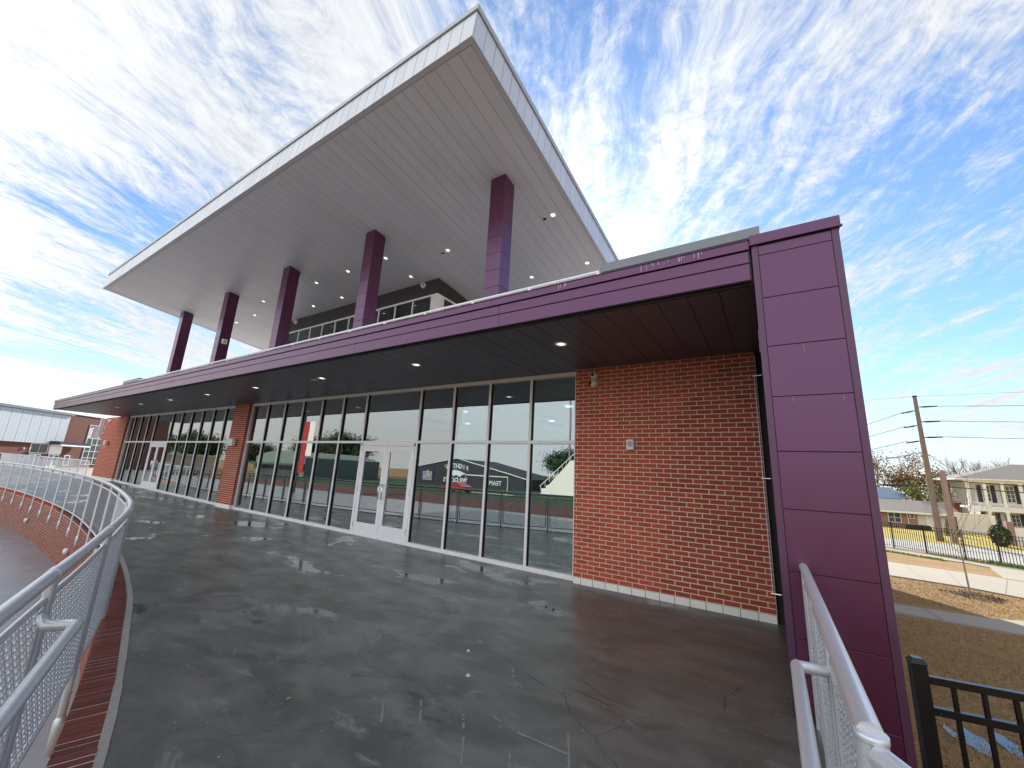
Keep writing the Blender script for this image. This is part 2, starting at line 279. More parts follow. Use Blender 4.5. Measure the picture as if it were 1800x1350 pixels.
# ------------------------------------------------------------------ mesh helpers
class MB:
    def __init__(s): s.v = []; s.f = []; s.mi = []; s.cur = 0; s.sm = []
    def add(s, vs, fs, smooth=False):
        o = len(s.v); s.v += [tuple(p) for p in vs]
        for f in fs: s.f.append([i+o for i in f]); s.mi.append(s.cur); s.sm.append(smooth)
        return s
    def box(s, x0, x1, y0, y1, z0, z1, bev=0.0):
        if x0 > x1: x0, x1 = x1, x0
        if y0 > y1: y0, y1 = y1, y0
        if z0 > z1: z0, z1 = z1, z0
        if bev:
            b = min(bev, (x1-x0)*.45, (y1-y0)*.45, (z1-z0)*.45); V = []
            for z in (0, 1):
                for (yy, xx) in ((0, 0), (0, 1), (1, 1), (1, 0)):
                    X = x1 if xx else x0; Y = y1 if yy else y0; Z = z1 if z else z0
                    dx = -b if xx else b; dy = -b if yy else b; dz = -b if z else b
                    V += [(X, Y+dy, Z+dz), (X+dx, Y, Z+dz), (X+dx, Y+dy, Z)]
            def c(z, k, a): return (z*4+k)*3+a
            F = []
            F.append([c(0, 3, 2), c(0, 2, 2), c(0, 1, 2), c(0, 0, 2)]); F.append([c(1, 0, 2), c(1, 1, 2), c(1, 2, 2), c(1, 3, 2)])
            F.append([c(0, 0, 1), c(0, 1, 1), c(1, 1, 1), c(1, 0, 1)]); F.append([c(0, 2, 1), c(0, 3, 1), c(1, 3, 1), c(1, 2, 1)])
            F.append([c(0, 1, 0), c(0, 2, 0), c(1, 2, 0), c(1, 1, 0)]); F.append([c(0, 3, 0), c(0, 0, 0), c(1, 0, 0), c(1, 3, 0)])
            for z in (0, 1):
                for k, k2, a in ((0, 1, 1), (1, 2, 0), (2, 3, 1), (3, 0, 0)): F.append([c(z, k, a), c(z, k2, a), c(z, k2, 2), c(z, k, 2)] if z == 1 else [c(z, k2, a), c(z, k, a), c(z, k, 2), c(z, k2, 2)])
            for k in range(4): F.append([c(0, k, 0), c(0, k, 1), c(1, k, 1), c(1, k, 0)] if k % 2 == 0 else [c(0, k, 1), c(0, k, 0), c(1, k, 0), c(1, k, 1)])
            for z in (0, 1):
                for k in range(4):
                    F.append([c(z, k, 0), c(z, k, 1), c(z, k, 2)])
            return s.add(V, F)
        V = [(x0, y0, z0), (x1, y0, z0), (x1, y1, z0), (x0, y1, z0), (x0, y0, z1), (x1, y0, z1), (x1, y1, z1), (x0, y1, z1)]
        return s.add(V, [[3, 2, 1, 0], [4, 5, 6, 7], [0, 1, 5, 4], [1, 2, 6, 5], [2, 3, 7, 6], [3, 0, 4, 7]])
    def hexa(s, V):   # eight corners, order as box
        return s.add(V, [[3, 2, 1, 0], [4, 5, 6, 7], [0, 1, 5, 4], [1, 2, 6, 5], [2, 3, 7, 6], [3, 0, 4, 7]])
    def tube(s, pts, r, n=8, cap=True, smooth=True, r2=None):
        pts = [Vector(p) for p in pts]; rings = []
        rs = r if isinstance(r, (list, tuple)) else ([r]*len(pts) if r2 is None else [r+(r2-r)*i/(len(pts)-1) for i in range(len(pts))])
        prev = None; V = []
        for i, p in enumerate(pts):
            t = (pts[min(i+1, len(pts)-1)]-pts[max(i-1, 0)])
            if t.length < 1e-9: t = Vector((0, 0, 1))
            t.normalize()
            a = Vector((0, 0, 1)) if abs(t.z) < .93 else Vector((1, 0, 0))
            if prev is not None and (prev - t*prev.dot(t)).length > 1e-4: u = (prev - t*prev.dot(t)).normalized()
            else: u = t.cross(a).normalized()
            w = t.cross(u).normalized(); prev = u
            for k in range(n):
                an = 2*math.pi*k/n; V.append(p + (u*math.cos(an)+w*math.sin(an))*rs[i])
        F = []
        for i in range(len(pts)-1):
            for k in range(n): F.append([i*n+k, i*n+(k+1) % n, (i+1)*n+(k+1) % n, (i+1)*n+k])
        s.add(V, F, smooth)
        if cap and n > 2:
            s.add(V[:n][::-1], [list(range(n))]); s.add(V[-n:], [list(range(n))])
        return s
    def lathe(s, prof, c, axis='z', n=24, smooth=True):
        V = []
        for r, h in prof:
            for k in range(n):
                a = 2*math.pi*k/n; x, y = r*math.cos(a), r*math.sin(a)
                V.append({'z': (c[0]+x, c[1]+y, c[2]+h), 'y': (c[0]+x, c[1]+h, c[2]+y), 'x': (c[0]+h, c[1]+x, c[2]+y)}[axis])
        F = []
        for i in range(len(prof)-1):
            for k in range(n): F.append([i*n+k, i*n+(k+1) % n, (i+1)*n+(k+1) % n, (i+1)*n+k])
        return s.add(V, F, smooth)
    def poly(s, pts, z0, z1):
        n = len(pts); V = [(p[0], p[1], z0) for p in pts]+[(p[0], p[1], z1) for p in pts]
        return s.add(V, [list(range(n))[::-1], [i+n for i in range(n)]]+[[i, (i+1) % n, (i+1) % n+n, i+n] for i in range(n)])
    def build(s, name, mt, parent=None, loc=(0, 0, 0), **tags):
        me = bpy.data.meshes.new(name); me.from_pydata(s.v, [], s.f)
        for x in (mt if isinstance(mt, (list, tuple)) else [mt]): me.materials.append(x)
        if any(s.mi): me.polygons.foreach_set('material_index', s.mi)
        if any(s.sm): me.polygons.foreach_set('use_smooth', s.sm)
        me.update()
        o = bpy.data.objects.new(name, me); COL.objects.link(o); o.location = loc
        if parent is not None: o.parent = parent
        for k, v in tags.items(): o['category' if k == 'cat' else k] = v
        return o
def inst(src, name, parent, loc=(0, 0, 0), rot=None, **tags):
    o = bpy.data.objects.new(name, src.data if hasattr(src, 'data') else src); COL.objects.link(o); o.location = loc
    if rot: o.rotation_euler = rot
    if parent is not None: o.parent = parent
    for k, v in tags.items(): o['category' if k == 'cat' else k] = v
    return o
def thing(name, label, cat, loc=(0, 0, 0), rz=0, group=None):
    o = bpy.data.objects.new(name, None); COL.objects.link(o); o.location = loc; o.rotation_euler = (0, 0, rz); o.empty_display_size = .2
    o['label'] = label; o['category'] = cat
    if group: o['group'] = group
    return o
def copy_tree(o, loc=None, rz=None, parent=None, label=None):
    c = o.copy(); COL.objects.link(c); c.parent = parent
    if loc is not None: c.location = loc
    if rz is not None: c.rotation_euler = (0, 0, rz)
    if label: c['label'] = label
    for ch in list(o.children): copy_tree(ch, parent=c)
    return c
def interp(pts, x):
    # smooth (Catmull-Rom like) interpolation through points sorted by x
    for i in range(len(pts)-1):
        x0, y0 = pts[i]; x1, y1 = pts[i+1]
        if x <= x1 or i == len(pts)-2:
            m0 = (y1-pts[i-1][1])/(x1-pts[i-1][0]) if i > 0 else (y1-y0)/(x1-x0)
            m1 = (pts[i+2][1]-y0)/(pts[i+2][0]-x0) if i < len(pts)-2 else (y1-y0)/(x1-x0)
            h = x1-x0; t = (x-x0)/h
            return (2*t**3-3*t*t+1)*y0+(t**3-2*t*t+t)*h*m0+(-2*t**3+3*t*t)*y1+(t**3-t*t)*h*m1

# ------------------------------------------------------------------ ground levels
EDGE = [(-60, -6.0), (-45, 0.05), (-35, 2.25), (-28.1, 3.26), (-23.8, 3.50), (-19.2, 3.50), (-15.2, 3.32), (-11.4, 2.92), (-8.8, 2.50), (-6.77, 2.07), (-5.52, 1.73), (-4.22, 1.36), (-3.19, 1.03), (-2, .61), (-1, .24), (0, -.12), (0.34, -.25)]
RAIL = [(-60, -6.2), (-45, -.25), (-35, 1.95), (-28.13, 3.0), (-23.82, 3.24), (-19.24, 3.24), (-15.16, 3.07), (-11.38, 2.67), (-8.74, 2.25), (-6.97, 1.90), (-6.11, 1.67), (-5.32, 1.42), (-4.57, 1.16), (-3.53, .79), (-3.03, .60), (-2.41, .37), (-1.2, -.07), (-.6, -.30), (.34, -.64)]
edgeY = lambda x: interp(EDGE, x)
railY = lambda x: interp(RAIL, x)
def gz(x, y):
    h = 0.0
    if x < -2.84: h = 0.009*(-2.84-max(x, -15.5))
    if x < -15.5: h += 0.019*(-15.5-max(x, -27.5))
    return h*min(1, max(0, (y-3.4)/3.1))
LOWZ = -1.2
def sstep(a, b, x):
    t = min(1, max(0, (x-a)/(b-a))); return t*t*(3-2*t)
def terr(x, y):
    zr = -1.1-.045*min(38-4, max(0, y-4)); return LOWZ+(zr-LOWZ)*sstep(-6, 0, x)

# ground: one sheet to the horizon
xs = [-2500, -1200, -600, -300, -160, -100, -70, -50, -40, -30, -22, -15, -10, -7, -6]+[-5+i*.5 for i in range(11)]+[.8+.5*i for i in range(36)]+[20, 24, 30, 40, 60, 100, 200, 400, 900, 2500]
ys = [-2500, -1000, -400, -200, -120, -80, -60, -40, -25, -15, -10, -6, -3, 0, 2, 3, 4]+[4.5+.5*i for i in range(68)]+[39, 40, 42, 45, 50, 60, 75, 100, 150, 250, 500, 1000, 2500]
g = MB(); nx = len(xs)
g.add([(x, y, terr(x, y)) for y in ys for x in xs], [[j*nx+i, j*nx+i+1, (j+1)*nx+i+1, (j+1)*nx+i] for j in range(len(ys)-1) for i in range(nx-1)])
g.build('ground', DRYG, kind='structure')

# terrace slab
t_ = MB(); xsl = [0.34, .2, 0]+[-.5*i for i in range(1, 121)]
rows = 14
for x in xsl:
    y0 = edgeY(x); y1 = 6.9
    for j in range(rows+1):
        y = y0+(y1-y0)*(j/rows); t_.v.append((x, y, gz(x, y)))
n1 = rows+1
t_.f = [[i*n1+j, i*n1+j+1, (i+1)*n1+j+1, (i+1)*n1+j] for i in range(len(xsl)-1) for j in range(rows)]
o0 = len(t_.v)   # front edge skirt and right side skirt
for x in xsl: t_.v += [(x, edgeY(x), 0), (x, edgeY(x), -1.3)]
t_.f += [[o0+2*i, o0+2*i+1, o0+2*i+3, o0+2*i+2] for i in range(len(xsl)-1)]
t_.mi = [0]*len(t_.f); t_.sm = [False]*len(t_.f)
t_.box(.30, .345, -.3, 4.05, -1.4, -.004); t_.box(-2.5, .34, -1.6, edgeY(0)-.36, -1.4, -.004)
t_.add([(-2.5, -1.6, .0), (.34, -1.6, 0), (.34, -.2, 0.0), (-1.0, .20, 0), (-2.5, .40, 0)], [[0, 1, 2, 3, 4]])
terrace = t_.build('terrace', WET, kind='structure')
# lower plaza floor
p_ = MB(); p_.add([(-75, -14, LOWZ+.004), (-1.5, -14, LOWZ+.004), (-1.5, 6, LOWZ+.004), (-75, 6, LOWZ+.004)], [[0, 1, 2, 3]])
p_.build('lower_plaza', mat('wet pale paving', (0.27, 0.27, 0.29), 0.30, 0, 0.22, 0.9, 0.2, 60, vr=0.14, fine=0.12, spec=0.6), kind='structure')
p_ = MB(); p_.add([(-110, 6.6, LOWZ+.004), (-31.2, 6.6, LOWZ+.004), (-31.2, 90, LOWZ+.004), (-110, 90, LOWZ+.004)], [[0, 1, 2, 3]]); p_.add([(-110, -14, LOWZ+.004), (-75.01, -14, LOWZ+.004), (-75.01, 6.59, LOWZ+.004), (-110, 6.59, LOWZ+.004)], [[0, 1, 2, 3]])
p_.build('forecourt', CONC, kind='structure')
# track and field behind the camera, seen in the windows
p_ = MB(); p_.add([(-75, -14.01, LOWZ+.008), (-75, -24, LOWZ+.008), (10, -24, LOWZ+.008), (10, -5, LOWZ+.008), (-1.49, -5, LOWZ+.008), (-1.49, -14.01, LOWZ+.008)], [[5, 4, 3, 2, 1, 0][::-1]])
p_.build('running_track', REDTR, kind='structure')
p_ = MB(); p_.add([(-90, -70, LOWZ+.012), (10, -70, LOWZ+.012), (10, -24.01, LOWZ+.012), (-90, -24.01, LOWZ+.012)], [[0, 1, 2, 3]])
p_.build('playing_field', TURF, kind='structure')

# ------------------------------------------------------------------ retaining wall with curved edge
rw = thing('retaining_wall', 'curved red brick retaining wall carrying the terrace edge and its silver guardrail', 'wall', (0, 0, 0))
def curve_pts(f, x0, x1, step):
    out = []; x = x0
    while x > x1:
        y = f(x); d = (f(x-.01)-y)/-.01; out.append(Vector((x, y, 0))); x -= step/math.sqrt(1+d*d)
    return out
cp_ = curve_pts(edgeY, .2, -45, .0707)
def frame(pts, i):
    a = pts[max(i-1, 0)]; b = pts[min(i+1, len(pts)-1)]; t = (b-a).normalized()   # runs towards -x
    return t, Vector((t.y, -t.x, 0)) if (t.y*0 + -t.x*1) < 0 else Vector((-t.y, t.x, 0))
# body of the wall (mortar)
body = MB(); V = []
for i in range(0, len(cp_), 6):
    t, n = frame(cp_, i); p = cp_[i]; a = p+n*.046; b = p+n*.238
    V.append([(a.x, a.y, -.005), (b.x, b.y, -.005), (b.x, b.y, -1.3), (a.x, a.y, -1.3)])
for i in range(len(V)-1):
    body.hexa([V[i][3], V[i][2], V[i+1][2], V[i+1][3], V[i][0], V[i][1], V[i+1][1], V[i+1][0]])
body.build('mortar_core', MORTAR, rw)
strip = MB()
for i in range(0, len(cp_)-6, 6):
    t, n = frame(cp_, i); t2, n2 = frame(cp_, i+6); p, q = cp_[i], cp_[i+6]
    w1 = .046+random.uniform(-.004, .004)
    A = [p-n*random.uniform(-.002, .010), p+n*w1, q+n2*w1, q-n2*random.uniform(-.002, .010)]
    strip.hexa([(v.x, v.y, -.10) for v in A]+[(v.x, v.y, .006) for v in A])
strip.build('mortar_strip', MORTARG, rw)
# rowlock cap bricks: nearest 230 as parts, the rest joined
cap = MB().box(-.0295, .0295, -.096, .096, -.06, .0, .003)
cap_o = None; capstuff = MB(); nb = 0
vis = [i for i in range(len(cp_)) if cp_[i].x < -1.9]
for k, i in enumerate(vis):
    t, n = frame(cp_, i); c = cp_[i]+n*.144; ang = math.atan2(n.y, n.x)-math.pi/2; dz = random.uniform(-.002, .0025)
    if k < 230:
        if cap_o is None: cap_o = cap.build('brick', BRICKD, rw, (c.x, c.y, dz)); cap_o.rotation_euler = (0, 0, ang)
        else: inst(cap_o, 'brick', rw, (c.x, c.y, dz), (0, 0, ang))
    else:
        ca, sa = math.cos(ang), math.sin(ang)
        capstuff.hexa([(c.x+x*ca-y*sa, c.y+x*sa+y*ca, z+dz) for z in (-.06, 0) for x, y in ((-.029, -.096), (.029, -.096), (.029, .096), (-.029, .096))])
capstuff.build('cap_bricks', BRICK, rw, kind='stuff')
# face bricks of the curved wall, seen across the plaza
fp = curve_pts(edgeY, -2.2, -45, .2032); fb = MB()
for r in range(17):
    z0 = -.064-.0677*(r+1)+.006; z1 = z0+.0537
    for i in range(len(fp)-1):
        p = fp[i]; q = fp[i+1]; t, n = frame(fp, i)
        if r % 2: s_ = (q-p)*.5; p = p+s_; q = q+s_
        a = p+n*.232+(q-p)*.025; b = p+n*.232+(q-p)*.975; o_ = n*(.014+random.uniform(0, .002))
        fb.hexa([(a.x, a.y, z0), (b.x, b.y, z0), (b.x+o_.x, b.y+o_.y, z0), (a.x+o_.x, a.y+o_.y, z0), (a.x, a.y, z1), (b.x, b.y, z1), (b.x+o_.x, b.y+o_.y, z1), (a.x+o_.x, a.y+o_.y, z1)])
fb.build('face_bricks', mat('brown red far brick', (0.27, 0.088, 0.058), 0.85, 0, 0.2, 2.0, objrand=0, island=0.4, fine=0.1), rw, kind='stuff')
for x, nm in ((-21.4, 'left one, under the far rail posts'), (-14.45, 'right one, close to the near guardrail')):
    y = edgeY(x)-.26
    o = MB().lathe([(.0, -.085), (.05, -.08), (.07, -.05), (.075, -.0), (.0, 0)], (0, 0, 0), 'y', 20).build('step_light', PLASTW, None, (x, y, -.68)); o['label'] = 'round cream dome lamp on the curved brick wall, '+nm; o['category'] = 'wall lamp'; o['group'] = 'dome lamps on the curved wall'

# ------------------------------------------------------------------ left guardrail
gr = thing('guardrail', 'long curved silver tube guardrail with woven wire panels along the terrace edge', 'railing')
rp = curve_pts(railY, -1.0, -58, .4)
MB().tube([(p.x, p.y, 1.07) for p in rp], .030, 14).build('top_rail', GALV, gr)
postx = []; x = -3.02; posts = []
rpf = curve_pts(railY, -3.02+1.58*0+1.0, -58, .05)
acc = 0; last = rpf[0]; nxt = (Vector((-3.02, railY(-3.02), 0))-rpf[0]).length
posts.append(Vector((-1.55, railY(-1.55), 0)))
for p in rpf[1:]:
    acc += (p-last).length; last = p
    if acc >= nxt: posts.append(p.copy()); nxt += 1.56
post_mb = MB().tube([(0, 0, -.42), (0, 0, 1.045)], .024, 12); post_mb.lathe([(.024, -.46), (.036, -.45), (.036, -.24), (.024, -.22)], (0, 0, 0), 'z', 12); post_mb.box(-.03, .03, 0.0, .09, -.42, -.26)
brk_mb = MB().tube([(0, 0, .0), (0, 0, .02)], .036, 14)
po = None; cl = None
for p in posts:
    d = (railY(p.x-.01)-railY(p.x+.01))/-.02; ang = math.atan(d)
    if po is None: po = post_mb.build('post', GALV, gr, p); po.rotation_euler = (0, 0, ang)
    else: inst(po, 'post', gr, p, (0, 0, ang))
    c = MB() if cl is None else None
    if cl is None:
        cl = MB().tube([(-.04, 0, 0), (.04, 0, 0)], .0335, 14).build('rail_collar', GALV, gr, (p.x, p.y, 1.07)); cl.rotation_euler = (0, 0, ang)
    else: inst(cl, 'rail_collar', gr, (p.x, p.y, 1.07), (0, 0, ang))
# panels between posts: frame + woven wire
def panel(parent, A, B, z0, z1, step, crimp, wr=.0022, fr=.014, bow=None):
    A = Vector(A); B = Vector(B); L = (B-A); n_ = Vector((-L.y, L.x, 0)).normalized()
    f = lambda u, z, o=0: Vector((A.x+L.x*u+n_.x*o, A.y+L.y*u+n_.y*o, z)) + (n_*bow*4*u*(1-u) if bow else Vector())
    us = [0, .25, .5, .75, 1]
    fr_ = MB(); fr_.tube([f(u, z1) for u in us], fr, 8); fr_.tube([f(u, z0) for u in us], fr, 8); fr_.tube([f(0, z0), f(0, z1)], fr, 8); fr_.tube([f(1, z0), f(1, z1)], fr, 8)
    pf = fr_.build('panel_frame', GALV, parent)
    w = MB(); ll = L.length; nv = int(ll/step); nh = int((z1-z0)/step); am = .0055 if crimp else 0
    for i in range(1, nv):
        u = i/nv
        if crimp: w.tube([f(u, z0+(z1-z0)*j/nh, am*(1 if (i+j) % 2 else -1)) for j in range(nh+1)], wr, 5, cap=False)
        else: w.tube([f(u, z0), f(u, z1)], wr, 3, cap=False, smooth=False)
    for j in range(1, nh):
        z = z0+(z1-z0)*j/nh
        if crimp: w.tube([f(i/nv, z, am*(-1 if (i+j) % 2 else 1)) for i in range(nv+1)], wr, 5, cap=False)
        else: w.tube([f(u, z) for u in us], wr, 3, cap=False, smooth=False)
    w.build('woven_wire', WIRE, pf, kind='stuff')
for i in range(len(posts)-1):
    a, b = posts[i], posts[i+1]; d = (b-a).normalized(); L = (b-a).length
    mx = (a.x+b.x)/2; my = railY(mx)-(a.y+b.y)/2; n_ = Vector((-d.y, d.x, 0)); bow = my*(1 if n_.y > 0 else -1)
    near = a.x > -9
    panel(gr, a+d*.065, b-d*.065, .10, .965, .040 if near else (.045 if a.x > -34 else .12), near, .0032 if near else .0013, .015, bow)
# short mesh bars fixing panels to posts are hidden by the posts
lh = thing('handrail', 'inner silver handrail bracketed off the curved left guardrail, ending beside the terrace', 'handrail')
hr = [(-2.73, .66, .90), (-2.4, .535, .90), (-1.93, .36, .90), (-1.3, .125, .90), (-.9, -.02, .90)]
MB().tube(hr, .024, 14).build('grab_rail', GALV, lh)
MB().tube([(-2.73, .66, .90), (-2.80, .58, .90), (-2.95, .585, .90)], .0235, 14).build('end_return', GALV, lh)
MB().lathe([(.0, -.001), (.025, -.001), (.026, .0), (.025, .001)], (-2.73, .66, .9), 'x', 14).build('rail_joint', GALV, lh)

# ------------------------------------------------------------------ right guardrail and handrail
rg = thing('guardrail', 'short silver guardrail with wire mesh running from the purple pier to the camera corner', 'railing')
MB().tube([(.165, 4.095, 1.07), (.165, 1.50, 1.07)], .030, 18).build('top_rail', GALV, rg)
MB().tube([(.175, 1.47, 1.035), (.37, 1.14, 1.035)], .030, 18).build('return_rail', GALV, rg)
pm = MB().tube([(.165, 1.50, -.3), (.165, 1.50, 1.06)], .034, 20, cap=False)
pm.lathe([(.034, 1.06), (.036, 1.062), (.036, 1.076), (.033, 1.079), (0, 1.079)], (.165, 1.50, 0), 'z', 28)
pm.build('end_post', GALV, rg)
for y in (2.42, 3.30, 4.03): MB().tube([(.165, y, -.3), (.165, y, 1.05)], .024, 14).build('post', GALV, rg)
for a, b in ((1.55, 2.37), (2.47, 3.25), (3.35, 3.98)): panel(rg, (.165, a, 0), (.165, b, 0), .10, .965, .040, True, .0032, .015)
rh = thing('handrail', 'silver handrail with mitred return end standing inside the right guardrail', 'handrail')
MB().tube([(.035, 2.40, .90), (.035, 1.20, .90)], .024, 18).build('grab_rail', GALV, rh)
MB().tube([(.035, 2.40, .90), (.165, 2.42, .90)], .0235, 18).build('end_return', GALV, rh)
MB().lathe([(.0, -.003), (.026, -.003), (.0265, 0), (.026, .003), (0, .003)], (.035, 2.40, .9), 'x', 18).build('rail_joint', GALV, rh)

# ------------------------------------------------------------------ main building
B = thing('stadium_building', 'two level sports building of red brick and purple metal under a huge tilted grey roof', 'building', (0, 0, 0))
YB, YS, YC, ZS = 6.50, 6.60, 4.10, 3.57
rnd = random.uniform
def brickwall(x0, x1, y, z0, z1, front, named, stuffname='brick_coursing', endtrim=True):
    """running bond on plane y facing -Y; named = how many (nearest first) become objects"""
    L = .2032; H = .0677; bricks = []
    nr = int(round((z1-z0)/H)); H = (z1-z0)/nr
    for r in range(nr):
        x = x1-(L/2 if r % 2 else L*.98)
        za = z0+r*H+.0055; zb = z0+(r+1)*H-.0055; X = x1
        cuts = [x1]; c = x1-(L*.62 if r % 2 else L*.12+L)
        c = x1-(L*.45 if r % 2 else L*.95)
        while c > x0+.03: cuts.append(c); c -= L
        cuts.append(x0)
        for k in range(len(cuts)-1):
            b, a = cuts[k], cuts[k+1]
            if b-a > .02: bricks.append((a+.0055, b-.0055, za, zb))
    bricks.sort(key=lambda q: (q[0]-0)**2*1.0+(q[2]-.9)**2*.35)
    cache = {}; st = MB()
    for k, (a, b, za, zb) in enumerate(bricks):
        pr_ = rnd(-.0015, .002)
        if k < named:
            key = round(b-a, 3)
            if key not in cache:
                o = MB().box(-(b-a)/2, (b-a)/2, -.004, .03, -(zb-za)/2, (zb-za)/2, .0025).build('brick', BRICK, front, ((a+b)/2, y-pr_, (za+zb)/2)); cache[key] = o
            else: inst(cache[key], 'brick', front, ((a+b)/2, y-pr_, (za+zb)/2))
        else: st.box(a, b, y-.004-pr_, y+.03, za, zb)
    if st.v: st.build(stuffname, BRICK, front, kind='stuff')
# right brick wall
bw = MB().box(-2.84, -.06, YB-.001, YB+.2, -.1, ZS-.002).build('brick_wall', MORTAR, B)
brickwall(-2.84, -.06, YB, .10, ZS-.004, bw, 300)
bt = None; x = -.06
while x > -2.84:
    a = max(x-.2032, -2.84)
    MB().box(a+.005, x-.005, YB-.012, YB+.05, -.02, .092, .002).build('base_brick', BASEW, bw); x = a
MB().box(-2.84, -.06, YB-.006, YB+.01, -.03, .096).build('base_joint', MORTARG, bw)
# dark slot between brick wall and purple pier
MB().box(-.059, .02, YB+.05, YB+.2, -.1, ZS).build('slot_backing', JOINT, B)
# piers between the storefronts
for k, (xa, xb, lab) in enumerate(((-15.85, -14.83, 'middle'), (-30.8, -27.35, 'left'))):
    zb = gz((xa+xb)/2, 6.5)
    p = MB().box(xa, xb, YB-.001, YB+.6, zb-.3, ZS-.002).build('brick_pier', MORTAR, B); p['label'] = 'narrow brick pier between the two glass fronts' if k == 0 else 'wide brick pier at the far left end of the glass front'
    brickwall(xa, xb, YB, zb+.12, ZS-.004, p, 0)
    rb = MB()
    nr = int((ZS-zb-.12)/.0677); H = (ZS-.004-zb-.12)/nr
    for r in range(nr):
        za = zb+.12+r*H+.0045; rb.box(xb-.01, xb+.004, YB+.004, YB+.098, za, za+H-.010)
    rb.build('return_bricks', BRICK, p, kind='stuff')
    MB().box(xa, xb+.008, YB-.012, YB+.2, zb-.05, zb+.105, .003).build('base_course', BASEW, p)

# purple corner pier
PX0, PX1 = .012, .672
cpier = MB().box(PX0+.004, PX1-.004, YC+.012, 6.55, -1.6, 4.0).build('corner_pier', PURPLE2, B); cpier['label'] = 'tall purple metal clad corner pier'
MB().box(PX0-.0, PX0+.052, YC-.004, YC+.05, .07, 3.925, .002).build('corner_trim', PURPLE2, cpier)
MB().box(PX1-.052, PX1+.0, YC-.004, YC+.05, -.9, 3.925, .002).build('corner_trim', PURPLE2, cpier)
MB().box(PX0+.01, PX1-.01, YC+.006, YC+.03, -.9, 3.92).build('joint_backing', JOINT, cpier)
zj = [-.9, -.40, .075, .546, 1.024, 1.503, 1.971, 2.443, 2.906, 3.377, 3.815, 3.915]
for i in range(len(zj)-1):
    MB().box(PX0+.055, PX1-.055, YC-.001, YC+.02, zj[i]+.003, zj[i+1]-.003, .0015).build('pier_panel', PURPLE, cpier)
MB().box(PX0-.012, PX1+.015, YC-.02, 6.6, 3.93, 4.035, .003).build('coping', PURPLE, cpier)
MB().box(PX0-.02, PX1+.025, YC-.032, YC+.0, 3.924, 3.936).build('drip_edge', PURPLE2, cpier)
MB().box(PX0-.004, .16, YC-.010, YC+.3, -.02, .066, .004).build('rubber_base', RUBBER, cpier)
for k in range(3):
    x = rnd(PX0+.08, PX1-.08); z = random.choice(zj[3:]); L = rnd(.02, .09)
    MB().box(x-.0016, x+.0016, YC-.0022, YC-.0008, z-.004-L, z-.004).build('water_run', mat('pale water run', (.30, .20, .26), .6), cpier)
# side wall of the building behind the pier
MB().box(.30, .60, 6.56, 26.5, -3.0, 3.98).build('side_wall', PINKB, B)
MB().hexa([(.6, 14, -3), (2.0, 14, -3), (2.0, 26, -3), (.6, 26, -3), (.6, 14, 4.0), (2.0, 14, 5.0), (2.0, 26, 5.0), (.6, 26, 4.0)]).build('shadow_wing', PINKB, B)  # unseen wing, added with a sloped top to shape the shadow on the walk
# canopy
CX0 = -28.6; NP = 94
MB().box(CX0+.02, 0.01, YC+.05, YB+.4, ZS+.012, 3.90).build('canopy_core', JOINT, B)
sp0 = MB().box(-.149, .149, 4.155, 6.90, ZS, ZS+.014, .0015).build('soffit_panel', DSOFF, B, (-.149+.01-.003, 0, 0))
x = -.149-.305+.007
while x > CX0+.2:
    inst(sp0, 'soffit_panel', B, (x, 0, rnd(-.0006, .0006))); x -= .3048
cfas = MB().box(CX0, .0, YC+.012, YC+.05, 3.575, 3.98).build('canopy_fascia', JOINT, B); cfas['label'] = 'purple metal canopy edge in three bands'
def seams(base, n, L, x0): return [x0-L*i for i in range(n)]
for bi, (za, zb, yo) in enumerate(((3.584, 3.752, .0), (3.764, 3.884, .0), (3.893, 3.982, -.022))):
    x = -.012 if bi < 2 else -.004
    first = None; L0 = 3.05
    while x > CX0:
        a = max(x-(2.91 if first is None and bi < 2 else L0), CX0)
        first = MB().box(a+.002, x-.002, YC+yo, YC+.03, za, zb, .002).build('fascia_panel', PURPLE, cfas); x = a
MB().box(CX0-.012, 0, YC-.03, YC+.3, 3.984, 3.996, .003).build('fascia_coping', PURPLE2, cfas)
for za, zb in ((3.584, 3.752), (3.764, 3.884), (3.893, 3.982)):
    MB().box(CX0-.012, CX0+.01, YC, YB+.4, za, zb, .002).build('end_fascia_panel', PURPLE, cfas)
for k in range(26):
    x = rnd(-1.05, -.42) if k < 20 else rnd(-2.2, -1.85); L = rnd(.02, .075)
    MB().box(x-.0022, x+.0022, YC-.0235, YC-.022, 3.978-L, 3.979).build('lime_drip', mat('lime streak', (.62, .55, .60), .8), cfas)
MB().box(CX0, -.03, YC+.055, YC+.085, 3.556, 3.58).build('shadow_gap_strip', JOINT, cfas)  # dark strip standing in for the shade in the gap behind the fascia
# lower roof
MB().box(-28.4, .01, 4.2, 26.5, 3.89, 3.965).build('terrace_roof', ROOFM, B)
MB().box(.01, .60, 6.7, 26.5, 3.99, 4.03).build('roof_edge', ROOFM, B)

